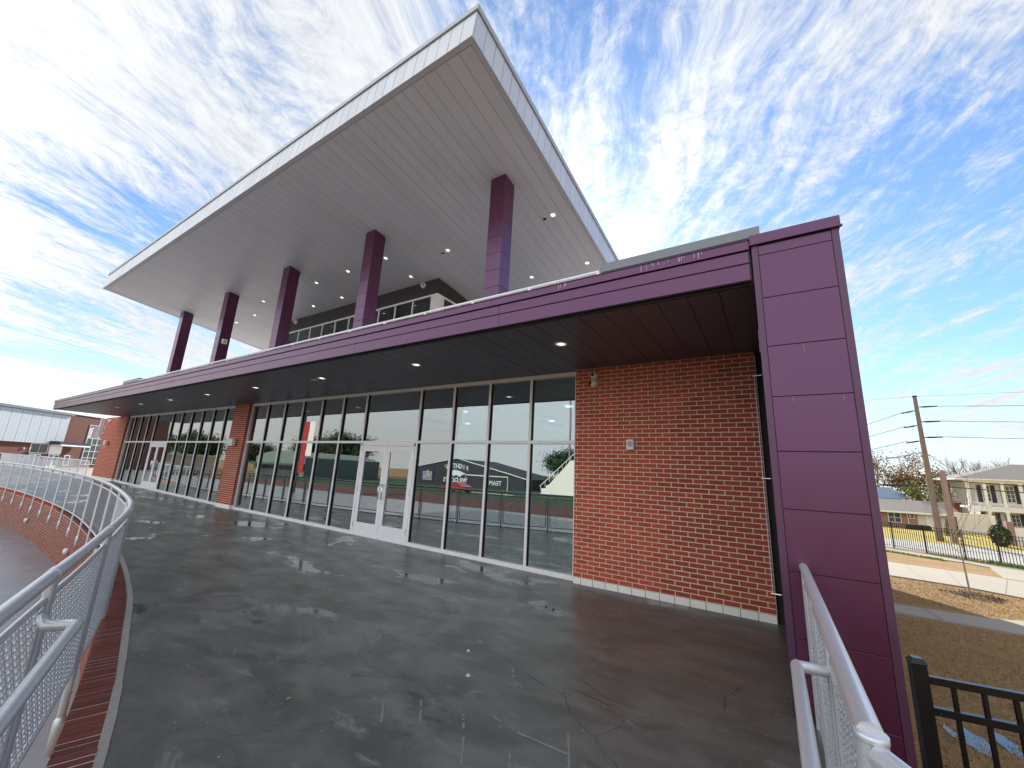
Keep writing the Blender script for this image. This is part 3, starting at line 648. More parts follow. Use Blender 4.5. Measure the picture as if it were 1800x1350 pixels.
# storefronts
def storefront(name, x0, x1, muls, doorx, zfun, lab):
    """muls: centre x of mullions, doorx: (left,right) of the doorway"""
    f = MB(); zl, zr = zfun(x0), zfun(x1)
    f.hexa([(x0, YS, zl-.05), (x1, YS, zr-.05), (x1, YS+.12, zr-.05), (x0, YS+.12, zl-.05), (x0, YS, zl+.075), (x1, YS, zr+.075), (x1, YS+.12, zr+.075), (x0, YS+.12, zl+.075)])
    f.box(x0, x1, YS, YS+.12, ZS-.075, ZS-.001)
    f.box(x0, x0+.055, YS+.002, YS+.118, zl, ZS-.07); f.box(x1-.055, x1, YS+.002, YS+.118, zr, ZS-.07)
    fr = f.build('storefront_frame', ALUW, B); fr['label'] = lab
    MB().box(x0, doorx[0], YS+.001, YS+.119, 2.245, 2.305).build('transom', ALUW, fr); MB().box(doorx[1], x1, YS+.001, YS+.119, 2.245, 2.305).build('transom', ALUW, fr); MB().box(doorx[0], doorx[1], YS+.001, YS+.119, 2.245, 2.305).build('transom', ALUW, fr)
    for mx in muls:
        ms = MB()
        ms.box(mx-.026, mx+.026, YS+.003, YS+.024, zfun(mx)+.06, 2.246); ms.box(mx-.026, mx+.026, YS+.003, YS+.024, 2.304, ZS-.07); ms.cur = 1; ms.box(mx-.022, mx+.022, YS+.024, YS+.117, zfun(mx)+.06, 2.246); ms.box(mx-.022, mx+.022, YS+.024, YS+.117, 2.304, ZS-.07)  # body coloured dark to paint in the black reflections on its sides
        ms.build('mullion', [ALUW, JOINT], fr)
    ed = sorted([x0+.03]+list(muls)+[x1-.03])
    for a, b in zip(ed[:-1], ed[1:]):
        MB().box(a+.02, b-.02, YS+.055, YS+.063, 2.29, ZS-.06).build('glass_pane', GLASS, fr)
        if abs((a+b)/2-(doorx[0]+doorx[1])/2) > .5:
            z0 = max(zfun(a), zfun(b)); MB().box(a+.02, b-.02, YS+.055, YS+.063, z0+.05, 2.26).build('glass_pane', GLASS, fr)
    # doors
    dz = zfun(sum(doorx)/2)
    fz = MB(); fz.box(doorx[0]-.0, doorx[0]+.035, YS-.004, YS+.12, dz, 2.246); fz.box(doorx[1]-.035, doorx[1], YS-.004, YS+.12, dz, 2.246); fz.box(doorx[0], doorx[1], YS-.004, YS+.12, 2.18, 2.246)
    fz.build('door_frame', ALUB, fr)
    dm = (doorx[0]+doorx[1])/2
    for s, (a, b) in ((-1, (doorx[0]+.037, dm-.003)), (1, (dm+.003, doorx[1]-.037))):
        d = MB(); z0, z1 = dz+.012, 2.175; st = .115
        d.box(a, a+st, YS+.004, YS+.050, z0, z1, .003); d.box(b-st, b, YS+.004, YS+.050, z0, z1, .003)
        d.box(a+st, b-st, YS+.005, YS+.049, z1-.13, z1); d.box(a+st, b-st, YS+.005, YS+.049, z0, z0+.30)
        do = d.build('door', ALUB, B); do['label'] = 'white glazed door leaf'
        MB().box(a+st-.01, b-st+.01, YS+.024, YS+.031, z0+.29, z1-.12).build('glass_pane', GLASS, do)
        hx = (b-.055) if s < 0 else (a+.055)
        MB().tube([(hx, YS+.004, z0+.88), (hx, YS-.06, z0+.90), (hx-.0*s, YS-.066, z0+1.05), (hx, YS-.06, z0+1.20), (hx, YS+.004, z0+1.22)], .012, 10).build('pull_handle', CHROME, do)
        MB().tube([(hx, YS+.008, z0+.80), (hx, YS-.006, z0+.80)], .016, 14).build('lock_cylinder', CHROME, do)
        hg = a if s < 0 else b
        for hz_ in (.25, 1.08, 1.90): MB().tube([(hg, YS-.003, z0+hz_-.06), (hg, YS-.003, z0+hz_+.06)], .010, 8).build('hinge', CHROME, do)
zf1 = lambda x: gz(x, 6.5)
storefront('right', -14.83, -2.84, [-3.82, -4.81, -5.78, -6.80, -8.76, -9.75, -10.74, -11.72, -12.73, -13.76], (-8.73, -6.83), zf1, 'right glass front between the brick wall and the narrow pier')
storefront('left', -27.35, -15.85, [-16.78, -17.76, -18.75, -19.74, -20.73, -21.72, -23.63, -24.61, -25.59, -26.57], (-23.60, -21.75), zf1, 'left glass front between the two brick piers')

# room behind the glass
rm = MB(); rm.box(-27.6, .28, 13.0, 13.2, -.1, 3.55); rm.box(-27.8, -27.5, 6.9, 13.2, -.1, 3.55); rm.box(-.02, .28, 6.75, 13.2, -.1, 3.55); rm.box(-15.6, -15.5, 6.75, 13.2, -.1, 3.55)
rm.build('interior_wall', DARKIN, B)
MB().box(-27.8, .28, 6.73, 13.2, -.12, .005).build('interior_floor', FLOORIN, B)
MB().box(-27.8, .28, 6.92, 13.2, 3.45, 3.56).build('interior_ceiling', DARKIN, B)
for x, y in ((-4.2, 9.2), (-7.6, 9.2), (-11.2, 9.2), (-5.9, 11.6), (-9.4, 11.6), (-18.5, 9.2), (-22, 9.2)):
    MB().lathe([(.0, 0), (.09, 0), (.10, .02), (.10, .04)], (x, y, 3.40), 'z', 16).build('interior_lamp', COOL, B)

# recessed canopy lights
def downlight(x, y, z, tilt=0.0, r=.085, par=B):
    t = MB().lathe([(r*.80, -.003), (r*.88, -.010), (r, -.013), (r*1.16, -.010), (r*1.18, .002)], (0, 0, 0), 'z', 28).build('recessed_light', PLASTW, par, (x, y, z))
    MB().lathe([(r*.56, -.0035), (r*.82, -.005)], (0, 0, 0), 'z', 24).build('reflector', LENS2, t)
    MB().lathe([(0.0, -.0045), (r*.56, -.0045)], (0, 0, 0), 'z', 20).build('lamp_lens', LENS, t)
    t.rotation_euler = (tilt, 0, 0); return t
for x in (-2.45, -5.42, -8.40, -11.38, -14.3, -17.2, -20.1, -22.9): downlight(x, 5.05, ZS-.001)
MB().box(-8.83, -8.63, 5.02, 5.12, ZS-.012, ZS).build('speaker_grille', PLASTW, B)

# ------------------------------------------------------------------ upper level
S = .12; RN = Vector((0, S, 1)).normalized()      # roof plane normal
RY0, RY1, RX0, RX1 = 4.17, 20.5, -26.35, -3.95
sz = lambda y: 9.02-S*(y-6.99)
def rpnt(x, y, n): return Vector((x, y, sz(y)))+RN*n
def rbox(mb, x0, x1, y0, y1, n0, n1):
    return mb.hexa([rpnt(x0, y0, n0), rpnt(x1, y0, n0), rpnt(x1, y1, n0), rpnt(x0, y1, n0), rpnt(x0, y0, n1), rpnt(x1, y0, n1), rpnt(x1, y1, n1), rpnt(x0, y1, n1)])
ro = rbox(MB(), RX0+.04, RX1-.04, RY0+.04, RY1-.04, .022, .80).build('main_roof', JOINT, B); ro['label'] = 'huge tilted roof with silver edge and grey panelled underside'
# soffit panels (share one mesh)
pw = .3048; npan = 72; x = RX1-.113
w0 = None
while x-pw > RX0+.11:
    if w0 is None:
        w0 = rbox(MB(), -pw+.008, 0, RY0+.115, RY1-.12, 0.004, .016).build('soffit_panel', SOFFIT, ro, (x, 0, 0))
    else: inst(w0, 'soffit_panel', ro, (x, 0, rnd(-.001, .001)))
    x -= pw
rbox(MB(), x+.004, RX0+.115, RY0+.115, RY1-.12, .004, .016) if False else None
for (a, b, c, d) in ((RX0, RX1, RY0, RY0+.105), (RX1-.105, RX1, RY0+.108, RY1), (RX0, RX0+.105, RY0+.108, RY1), (RX0+.11, x+.30-.003, RY0+.115, RY1-.12)):
    pass
for (a, b, c, d) in ((RX0, RX1, RY0, RY0+.105), (RX1-.105, RX1, RY0+.108, RY1), (RX0, RX0+.105, RY0+.108, RY1)):
    rbox(MB(), a, b, c, d, -.002, .02).build('soffit_border', SOFFB, ro)
rbox(MB(), RX0+.11, x-.003, RY0+.115, RY1-.12, .004, .016).build('soffit_panel', SOFFIT, ro)
# fascia panels: front, right, left
def fascia_piece(x0, x1, y0, y1, n0=.0, n1=.70): return rbox(MB(), x0, x1, y0, y1, n0, n1)
fp0 = None; x = RX1-.003
ff = MB(); ff = rbox(ff, -.3008, 0, 0, .02, 0, .70)
def front_mesh():
    V = []
    for n in (0, .70):
        for (xx, yy) in ((-.2935, 0), (0, 0), (0, .03), (-.2935, .03)):
            p = Vector((xx, yy, -S*yy))+RN*n; V.append(p)
    return MB().hexa(V)
while x-.3048 > RX0:
    if fp0 is None: fp0 = front_mesh().build('fascia_panel', SILVERP, ro, (x, RY0, sz(RY0)))
    else: inst(fp0, 'fascia_panel', ro, (x, RY0+rnd(-.001, .001), sz(RY0)))
    x -= .3048
if x-RX0 > .02: rbox(MB(), RX0+.002, x, RY0, RY0+.03, 0, .70).build('fascia_panel', SILVERP, ro)
y = RY0+.035; fs0 = None
while y+.3048 < RY1:
    if fs0 is None:
        V = []
        for n in (0, .70):
            for (xx, yy) in ((-.03, 0), (0, 0), (0, .2935), (-.03, .2935)): V.append(Vector((xx, yy, -S*yy))+RN*n)
        fs0 = MB().hexa(V).build('fascia_panel', SILVERP, ro, (RX1, y, sz(y)))
    else: inst(fs0, 'fascia_panel', ro, (RX1, y, sz(y)))
    y += .3048
rbox(MB(), RX0, RX0+.03, RY0+.035, RY1, 0, .70).build('end_fascia', SILVERP, ro)
for (a, b, c, d) in ((RX0-.03, RX1+.03, RY0-.03, RY0+.2), (RX1-.2, RX1+.03, RY0+.2, RY1), (RX0-.03, RX0+.2, RY0+.2, RY1)):
    rbox(MB(), a, b, c, d, .715, .85).build('roof_coping', COPING, ro)
rbox(MB(), RX0+.2, RX1-.2, RY0+.2, RY1, .80, .83).build('roof_deck', ROOFM, ro)
# columns
pan_c = MB().box(-.22, .22, 0, .42, .003, .444, .003)
pc0 = None
for i in range(5):
    xr = -5.04-4.95*i; c = MB().box(xr-.434, xr-.006, 6.996, 7.404, 3.95, sz(7.41)+.01).build('upper_column', JOINT, B)
    c['label'] = 'square purple metal clad column carrying the tilted roof'
    z = 3.735
    while z+.4475 < sz(7.41):
        if pc0 is None: pc0 = pan_c.build('column_panel', PURPLE, c, (xr-.22, 6.99, z))
        else: inst(pc0, 'column_panel', c, (xr-.22, 6.99, z))
        z += .4475
    V = [(xr-.44, 6.99, z+.003), (xr, 6.99, z+.003), (xr, 7.41, z+.003), (xr-.44, 7.41, z+.003), (xr-.44, 6.99, sz(6.99)+.006), (xr, 6.99, sz(6.99)+.006), (xr, 7.41, sz(7.41)+.006), (xr-.44, 7.41, sz(7.41)+.006)]
    MB().hexa(V).build('column_panel', PURPLE, c)
# upper storey box
UX0, UX1, UY = -20.05, -9.87, 9.87
ub = MB(); ub.hexa([(UX0, UY+.05, 7.98), (UX1-.05, UY+.05, 7.98), (UX1-.05, 19, 7.98), (UX0, 19, 7.98), (UX0, UY+.05, sz(UY)+.01), (UX1-.05, UY+.05, sz(UY)+.01), (UX1-.05, 19, sz(19)+.01), (UX0, 19, sz(19)+.01)])
uo = ub.build('upper_storey', DCLAD, B); uo['label'] = 'dark clad upper storey with a strip of windows under the roof'
for k, (za, zb) in enumerate(((8.06, 8.25), (8.256, 8.45), (8.456, sz(UY)))):
    MB().box(UX0, UX1, UY+.02, UY+.06, za, zb).build('cladding_board', DCLAD, uo)
    MB().box(UX1-.05, UX1-.002, UY+.061, 18.9, za, zb if k < 2 else zb-.06).build('cladding_board', DCLAD, uo)
wf = MB(); wf.box(UX0, UX1, UY, UY+.08, 7.99, 8.058); wf.box(UX0, UX1, UY, UY+.08, 4.0, 4.12); wf.box(UX1-.08, UX1, UY+.082, 18.9, 7.99, 8.058); wf.box(UX0, UX0+.06, UY+.001, UY+.079, 4.1, 8.0)
wfo = wf.build('window_frame', ALUW, uo)
MB().box(UX1-.27, UX1-.005, UY+.004, UY+.30, 4.0, 7.99).build('corner_post', ALUW, uo)
x = UX1-.30
while x > UX0:
    MB().box(x-.028, x+.028, UY+.002, UY+.078, 4.1, 7.992).build('mullion', ALUW, wfo)
    MB().box(max(x-.96, UX0+.05), x-.02, UY+.035, UY+.043, 4.1, 8.0).build('glass_pane', GLASSU, wfo); x -= .983
y = UY+.35
while y < 18:
    MB().box(UX1-.078, UX1-.002, y-.028, y+.028, 4.1, 7.992).build('mullion', ALUW, wfo)
    MB().box(UX1-.043, UX1-.035, y+.02, y+.965, 4.1, 8.0).build('glass_pane', GLASSU, wfo); y += .983
MB().box(UX0+.1, UX1-.3, 15.5, 15.6, 4.0, 7.9).build('interior_wall', DARKIN, uo)
MB().box(UX0+.1, UX1-.1, UY+.3, 15.6, 7.90, 7.97).build('interior_ceiling', DARKIN, uo)
def ringlight(x, y, z):
    MB().lathe([(.12, 0), (.20, 0), (.21, .03), (.11, .03), (.12, 0)], (x, y, z), 'z', 24).build('interior_lamp', COOL, uo)
for x in (-10.9, -13.3, -15.6, -18.6): ringlight(x, 11.3, 7.72)
# roof soffit lights
k_ = 1.165
for x, y in ((-4.59, 8.75), (-8.48, 8.75), (-4.53, 11.14), (-6.62, 11.15), (-10.87, 9.39), (-10.89, 8.19), (-12.99, 8.17), (-15.05, 8.17), (-15.05, 9.37), (-17.15, 9.36), (-19.2, 8.14), (-21.3, 8.76), (-23.4, 8.83)):
    downlight(x, y, sz(y)+.002, -math.atan(S), .085)
for x, y in ((-4.88, 8.8), (-8.75, 8.8)): MB().lathe([(.0, -.03), (.02, -.03), (.025, -.005), (.05, -.004), (.05, .004)], (x, y, sz(y)+.002), 'z', 16).build('sprinkler_head', RUBBER, B)
# grey parapets at both ends of the roof terrace
for a, b in ((-2.12, .13), (-26.5, -24.3)):
    p = MB().box(a+.05, b-.05, 5.86, 6.3, 3.98, 5.0).build('parapet_wall', GREYM, B)
    MB().box(a, b, 5.80, 6.36, 5.0, 5.15, .004).build('parapet_coping', GREYM, p)
    MB().box(a+.02, b-.02, 5.84, 6.34, 4.975, 4.998).build('coping_shade', JOINT, p)  # dark strip put in as the shade under the overhanging coping
    MB().box(a+.055, a+.30, 5.84, 5.859, 3.99, 4.97).build('parapet_panel', GREYM, p)
# downspout with conductor head at the far left pier
ds = MB().box(-30.95, -30.80, 6.30, 6.45, 2.55, 3.5).build('downspout', PLASTW, B)
MB().hexa([(-31.7, 6.1, 2.45), (-31.0, 6.1, 2.45), (-31.0, 6.45, 2.45), (-31.7, 6.45, 2.45), (-31.55, 6.1, 2.95), (-30.85, 6.1, 3.05), (-30.85, 6.45, 3.05), (-31.55, 6.45, 2.95)]).build('conductor_head', ALUW, ds)

# roof terrace railing
tr = thing('guardrail', 'white metal railing along the upper terrace above the purple canopy edge', 'railing')
MB().tube([(-2.14, 5.8, 5.02), (-24.2, 5.8, 5.02)], .025, 10).build('top_rail', ALUW, tr)
MB().tube([(-2.14, 5.8, 4.945), (-24.2, 5.8, 4.945)], .012, 8).build('panel_top_bar', ALUW, tr)
x = -2.16; tp = None
while x > -24.2:
    if tp is None: tp = MB().box(-.025, .025, 5.775, 5.825, 3.98, 5.0).build('post', ALUW, tr, (x, 0, 0))
    else: inst(tp, 'post', tr, (x, 0, 0))
    wm = MB()
    xx = x-.10
    wm.box(x-1.27, x-.05, 5.793, 5.807, 4.90, 4.915); wm.box(x-1.27, x-.05, 5.793, 5.807, 4.06, 4.075); wm.box(x-.064, x-.05, 5.793, 5.807, 4.06, 4.9); wm.box(x-1.27, x-1.256, 5.793, 5.807, 4.06, 4.9)
    pf = wm.build('panel_frame', ALUW, tr); ww = MB()
    for q in range(1, 24): ww.box(x-.05-q*.0508-.002, x-.05-q*.0508+.002, 5.798, 5.802, 4.07, 4.905)
    for q in range(1, 17): ww.box(x-1.26, x-.06, 5.7985, 5.8015, 4.07+q*.05-.002, 4.07+q*.05+.002)
    ww.build('wire_mesh', ALUW, pf, kind='stuff')
    x -= 1.315

# ------------------------------------------------------------------ fixtures
def camera_dome(x, y, z, label, tilt, group, r=.072):
    t = thing('security_camera', label, 'camera', (x, y, z), 0, group)
    MB().lathe([(.0, 0), (r*.95, 0), (r, -.01), (r, -.045), (r*.9, -.055)], (0, 0, 0), 'y', 24).build('mount_ring', PLASTW, t)
    prof = [(r*.93*math.cos(a), -.05-r*.93*math.sin(a)) for a in [i*math.pi/2/8 for i in range(9)]]
    b = MB().lathe(prof, (0, 0, 0), 'y', 24).build('camera_body', PLASTW, t)
    l = MB().lathe([(.0, -.02), (.028, -.018), (.034, -.004), (.034, .01)], (0, 0, 0), 'y', 20).build('lens', PLASTB, b, (tilt[0]*r*.8, -.05-.7*r, tilt[1]*r*.8)); l.rotation_euler = (0, 0, tilt[0]*1.0)
    return t
camera_dome(-2.476, 6.494, 3.425, 'white round security camera facing out, upper of the pair high on the brick wall', (-.1, 0), 'cameras on the brick wall', .07)
camera_dome(-2.476, 6.494, 3.280, 'white ball security camera turned left, lower of the pair high on the brick wall', (-.9, .1), 'cameras on the brick wall', .07)
camera_dome(-10.64, 9.885, 8.52, 'small white security camera near the corner of the dark upper storey', (.6, -.2), 'cameras on the upper storey', .11)
camera_dome(-19.40, 9.885, 8.52, 'small white security camera at the left end of the dark upper storey', (-.3, -.2), 'cameras on the upper storey', .11)
camera_dome(-29.9, 6.49, 3.36, 'small security camera at the top of the far left brick pier', (.2, 0), None, .1)
t = thing('alarm_speaker', 'white square alarm speaker with round centre mounted on the brick wall', 'speaker', (-1.865, 6.49, 2.224))
MB().box(-.062, .062, -.05, .0, -.085, .085, .012).build('housing', PLASTW, t)
MB().lathe([(.022, -.053), (.034, -.056), (.046, -.053), (.05, -.049)], (0, 0, .01), 'y', 24).build('speaker_ring', mat('pale grey plastic', (.5, .5, .5), .4), t)
MB().lathe([(.0, -.058), (.014, -.057), (.018, -.05)], (0, 0, .01), 'y', 18).build('speaker_centre', mat('grey plastic', (.3, .3, .3), .4), t)
t = thing('conduit', 'thin white vertical rod with brackets at the right end of the brick wall', 'pipe', (-.085, 6.40, 0))
MB().tube([(0, 0, .36), (0, 0, 3.2)], .006, 8).build('rod', PLASTW, t)
for z in (.37, 1.78, 3.19):
    MB().tube([(-.02, 0, z), (.09, -.01, z)], .011, 10).build('bracket', CHROME, t)
def wall_light(x, z, label):
    t = thing('wall_light', label, 'wall lamp', (x, 6.49, z), 0, 'twin wall lights on the brick piers')
    MB().box(-.07, .07, -.05, 0, -.11, .11, .006).build('back_plate', PLASTW, t)
    for s in (-1, 1): MB().box(s*.075-.055, s*.075+.055, -.16, -.05, -.12, .12, .01).build('lamp_head', PLASTW, t)
wall_light(-15.3, 2.24, 'white twin wall light on the narrow middle brick pier')
wall_light(-29.4, 2.20, 'white twin wall light on the wide brick pier at far left')
t = thing('alarm_speaker', 'white square speaker on the side of the second column from the left', 'speaker', (-5.04-4.95*3, 7.2, 6.72))
MB().box(.0, .07, -.10, .10, -.11, .11, .01).build('housing', PLASTW, t); MB().lathe([(.0, .075), (.03, .075), (.05, .07)], (0, 0, .0), 'x', 16).build('speaker_centre', mat('grey plastic', (.3, .3, .3), .4), t)

# worn paint marks and chips lying on the terrace
MK = [((-2.53, 2.39), (-2.33, 2.20), .016), ((-2.32, 2.56), (-2.12, 2.35), .016), ((-1.96, 2.61), (-1.85, 2.48), .016), ((-1.80, 2.42), (-1.65, 2.21), .016), ((-1.49, 2.49), (-1.40, 2.34), .016),
      ((-1.55, 2.67), (-1.19, 2.68), .026), ((-1.27, 2.87), (-1.12, 2.55), .016), ((-4.22, 2.13), (-4.08, 2.05), .012), ((-3.82, 2.31), (-3.70, 2.22), .012), ((-1.78, 2.72), (-1.70, 2.70), .018), ((-2.06, 3.42), (-1.95, 3.27), .022), ((-2.98, 3.31), (-2.90, 3.22), .022)]
for i, (a, b, w) in enumerate(MK):
    a = Vector((*a, 0)); b = Vector((*b, 0)); d = (b-a).normalized(); n_ = Vector((-d.y, d.x, 0)); mk = MB(); k = 7
    for s in range(k):
        u0, u1 = s/k, (s+1)/k; wa = w*rnd(.75, 1.1)/2; p = a+(b-a)*u0; q = a+(b-a)*u1
        if rnd(0, 1) < .12 and 0 < s < k-1: continue
        mk.add([p-n_*wa+Vector((0, 0, .0022)), q-n_*wa+Vector((0, 0, .0022)), q+n_*wa+Vector((0, 0, .0022)), p+n_*wa+Vector((0, 0, .0022))], [[0, 1, 2, 3]])
    mk.build('paint_mark', MARKP, terrace)
grit = MB()
for i in range(240):
    x = rnd(-7, .2); y = rnd(max(edgeY(x)+.1, .6), 6.3); r = rnd(.002, .006)*(1.6 if rnd(0, 1) < .1 else 1); z = gz(x, y)
    V = [(x+r*math.cos(a)*rnd(.6, 1.2), y+r*math.sin(a)*rnd(.6, 1.2), z) for a in (0, 1.3, 2.6, 3.9, 5.2)]+[(x, y, z+r*.8)]
    grit.add(V, [[k, (k+1) % 5, 5] for k in range(5)])
o = grit.build('grit', mat('pale grit', (.35, .34, .31), .9, island=.9)); o['kind'] = 'stuff'; o['label'] = 'scattered pale grit and crumbs on the wet terrace'; o['category'] = 'grit'
for i, (x, y) in enumerate(((-2.56, 3.43), (-2.27, 3.06), (-2.48, 5.07), (-2.60, 5.10))):
    r = .018; V = [(r*math.cos(a)*rnd(.6, 1.3), r*math.sin(a)*rnd(.6, 1.3), 0) for a in [q*math.pi/4 for q in range(8)]]+[(r*.5*math.cos(a), r*.5*math.sin(a), .014) for a in [q*math.pi/4 for q in range(8)]]
    c = MB().add(V, [list(range(8))[::-1], list(range(8, 16))]+[[k, (k+1) % 8, (k+1) % 8+8, k+8] for k in range(8)])
    o = c.build('debris', mat('plaster crumb', (.5, .5, .48), .9) if i < 2 else RUBBER, None, (x, y, .001)); o['category'] = 'debris'
    o['label'] = ['pale crumb in the middle of the wet floor, farther one', 'pale crumb in the middle of the wet floor, nearer one', 'dark scrap of litter on the floor before the brick wall, right bit', 'dark scrap of litter on the floor before the brick wall, left bit'][i]

lf_ = MB().add([(0, -.02, .004), (.012, 0, .009), (0, .022, .005), (-.012, 0, .003)], [[0, 1, 2, 3]]).build('fallen_leaf', mat('yellow leaf', (.6, .45, .12), .7), None, (-3.07, 1.98, 0), label='tiny yellow leaf lying alone on the wet terrace', cat='leaf')
# ------------------------------------------------------------------ things inside the glass
def bench(loc, label):
    t = thing('weight_bench', label, 'bench', loc, .35, 'benches in a row behind the glass')
    f = MB(); f.tube([(-.25, 0, .03), (.25, 0, .03)], .022, 8); f.tube([(0, 0, .03), (0, 1.1, .03)], .022, 8); f.tube([(-.22, 1.1, .03), (.22, 1.1, .03)], .022, 8)
    f.tube([(0, .1, .03), (0, .3, .40)], .022, 8); f.tube([(0, 1.0, .03), (0, .8, .40)], .022, 8); f.tube([(-.2, 0, .03), (-.2, .25, 1.1)], .02, 8); f.tube([(.2, 0, .03), (.2, .25, 1.1)], .02, 8)
    f.build('bench_frame', WHITEP, t)
    MB().box(-.14, .14, -.05, 1.15, .41, .48, .015).build('seat_pad', RUBBER, t)
    return t
words = ['leftmost', 'second from left', 'middle', 'fourth from left', 'fifth from left', 'rightmost']
for i in range(6): bench((-6.1+.62*i, 8.1, .005), 'white framed bench behind the right glass front, '+words[i]+' of the row')
t = thing('person', 'person in white sneakers and dark shorts standing behind the glass beside the benches', 'person', (-3.6, 7.25, .005), .4)
def skinned(name, pts, edges, rad, mt, parent, sub=2):
    me = bpy.data.meshes.new(name); me.from_pydata(pts, edges, []); o = bpy.data.objects.new(name, me); COL.objects.link(o); o.parent = parent
    mo = o.modifiers.new('Skin', 'SKIN'); mo.use_smooth_shade = True
    for i, r in enumerate(rad): me.skin_vertices[0].data[i].radius = (r, r) if not isinstance(r, tuple) else r
    me.skin_vertices[0].data[0].use_root = True
    s = o.modifiers.new('Subdivision', 'SUBSURF'); s.levels = sub; s.render_levels = sub
    me.materials.append(mt); return o
pts = [(0, 0, .95), (0, 0, 1.15), (0, .0, 1.38), (0, 0, 1.50), (0, -.01, 1.60), (0, -.02, 1.72), (-.10, 0, .88), (-.13, .02, .50), (-.15, .05, .10), (-.16, -.10, .05), (.10, 0, .88), (.14, -.02, .50), (.17, .02, .10), (.19, -.12, .05), (-.19, 0, 1.42), (-.25, .02, 1.15), (-.24, -.10, .92), (-.23, -.15, .84), (.19, 0, 1.42), (.25, .02, 1.15), (.24, -.10, .92), (.23, -.15, .84)]
ed = [(0, 1), (1, 2), (2, 3), (3, 4), (4, 5), (0, 6), (6, 7), (7, 8), (8, 9), (0, 10), (10, 11), (11, 12), (12, 13), (2, 14), (14, 15), (15, 16), (16, 17), (2, 18), (18, 19), (19, 20), (20, 21)]
ra = [(.15, .11), (.13, .10), (.16, .11), .055, .075, .085, .085, .055, .038, .035, .085, .055, .038, .035, .055, .042, .033, .03, .055, .042, .033, .03]
skinned('body', pts, ed, ra, SKIN, t)
skinned('shorts', [(0, 0, .97), (-.10, 0, .86), (-.125, .01, .60), (.10, 0, .86), (.135, -.01, .60)], [(0, 1), (1, 2), (0, 3), (3, 4)], [(.165, .13), .105, .095, .105, .095], CLOTHD, t)
skinned('shirt', [(0, 0, 1.0), (0, 0, 1.2), (0, 0, 1.40), (-.20, 0, 1.41), (-.24, .01, 1.22), (.20, 0, 1.41), (.24, .01, 1.22)], [(0, 1), (1, 2), (2, 3), (3, 4), (2, 5), (5, 6)], [(.165, .13), (.155, .12), (.18, .13), .07, .058, .07, .058], CLOTHG, t)
MB().lathe([(.0, .10), (.05, .09), (.088, .04), (.095, -.02), (.09, -.05)], (0, 0, 1.72), 'z', 16).build('hair', RUBBER, t)
for x, y in ((-.16, -.02), (.18, -.04)):
    s = MB(); s.box(x-.05, x+.05, y-.17, y+.12, 0, .035, .012); s.box(x-.045, x+.045, y-.15, y+.115, .03, .075, .02); s.box(x-.042, x+.042, y-.02, y+.115, .07, .135, .02); s.build('sneaker', SOLE, t)

# ------------------------------------------------------------------ right side: walks, grass, fences
def sheet(name, pts, mt, off, sub=1.2, kind='structure'):
    """thin slab draped on the terrain; pts = outline as quads strip pairs (far, near)"""
    m_ = MB()
    for i in range(len(pts)-1):
        (a, b), (c, d) = pts[i], pts[i+1]; n_ = 4
        for k in range(n_):
            u0, u1 = k/n_, (k+1)/n_
            P = [(a[0]+(b[0]-a[0])*u0, a[1]+(b[1]-a[1])*u0), (a[0]+(b[0]-a[0])*u1, a[1]+(b[1]-a[1])*u1), (c[0]+(d[0]-c[0])*u1, c[1]+(d[1]-c[1])*u1), (c[0]+(d[0]-c[0])*u0, c[1]+(d[1]-c[1])*u0)]
            m_.add([(x, y, terr(x, y)+off) for x, y in P]+[(x, y, terr(x, y)-.1) for x, y in P], [[0, 1, 2, 3], [0, 4, 5, 1], [1, 5, 6, 2], [2, 6, 7, 3], [3, 7, 4, 0]])
    o = m_.build(name, mt, kind=kind); return o
JL = mat('walk joint', (.20, .18, .15), .9)
sheet('sidewalk', [((1.0, 18.0), (.9, 16.4)), ((2.96, 18.02), (2.72, 16.50)), ((4.92, 18.10), (4.79, 16.34)), ((5.6, 18.5), (5.3, 16.4)), ((7.6, 19.6), (6.8, 16.8)), ((11, 22), (10, 18.6))], CONC, .05)
sheet('sidewalk', [((2.5, 35.2), (2.2, 27.0)), ((5.7, 34.7), (4.39, 26.67)), ((8.78, 33.4), (6.7, 25.9)), ((10.26, 32.2), (7.84, 24.7)), ((16, 28), (12, 22.5))], CONC, .052)
sheet('sidewalk', [((3.0, 47.3), (2.6, 45.0)), ((7.36, 44.8), (7.0, 42.5)), ((9.5, 43.6), (8.9, 41.2)), ((10.92, 42.0), (10.65, 40.2)), ((12.2, 40.8), (11.3, 39.2)), ((13.6, 39.4), (12.0, 36.5)), ((16, 37), (13.2, 31.6))], CONC, .054)
sheet('sidewalk', [((11.3, 39.2), (9.9, 32.8)), ((13.6, 36.4), (12, 31))], CONC, .056)
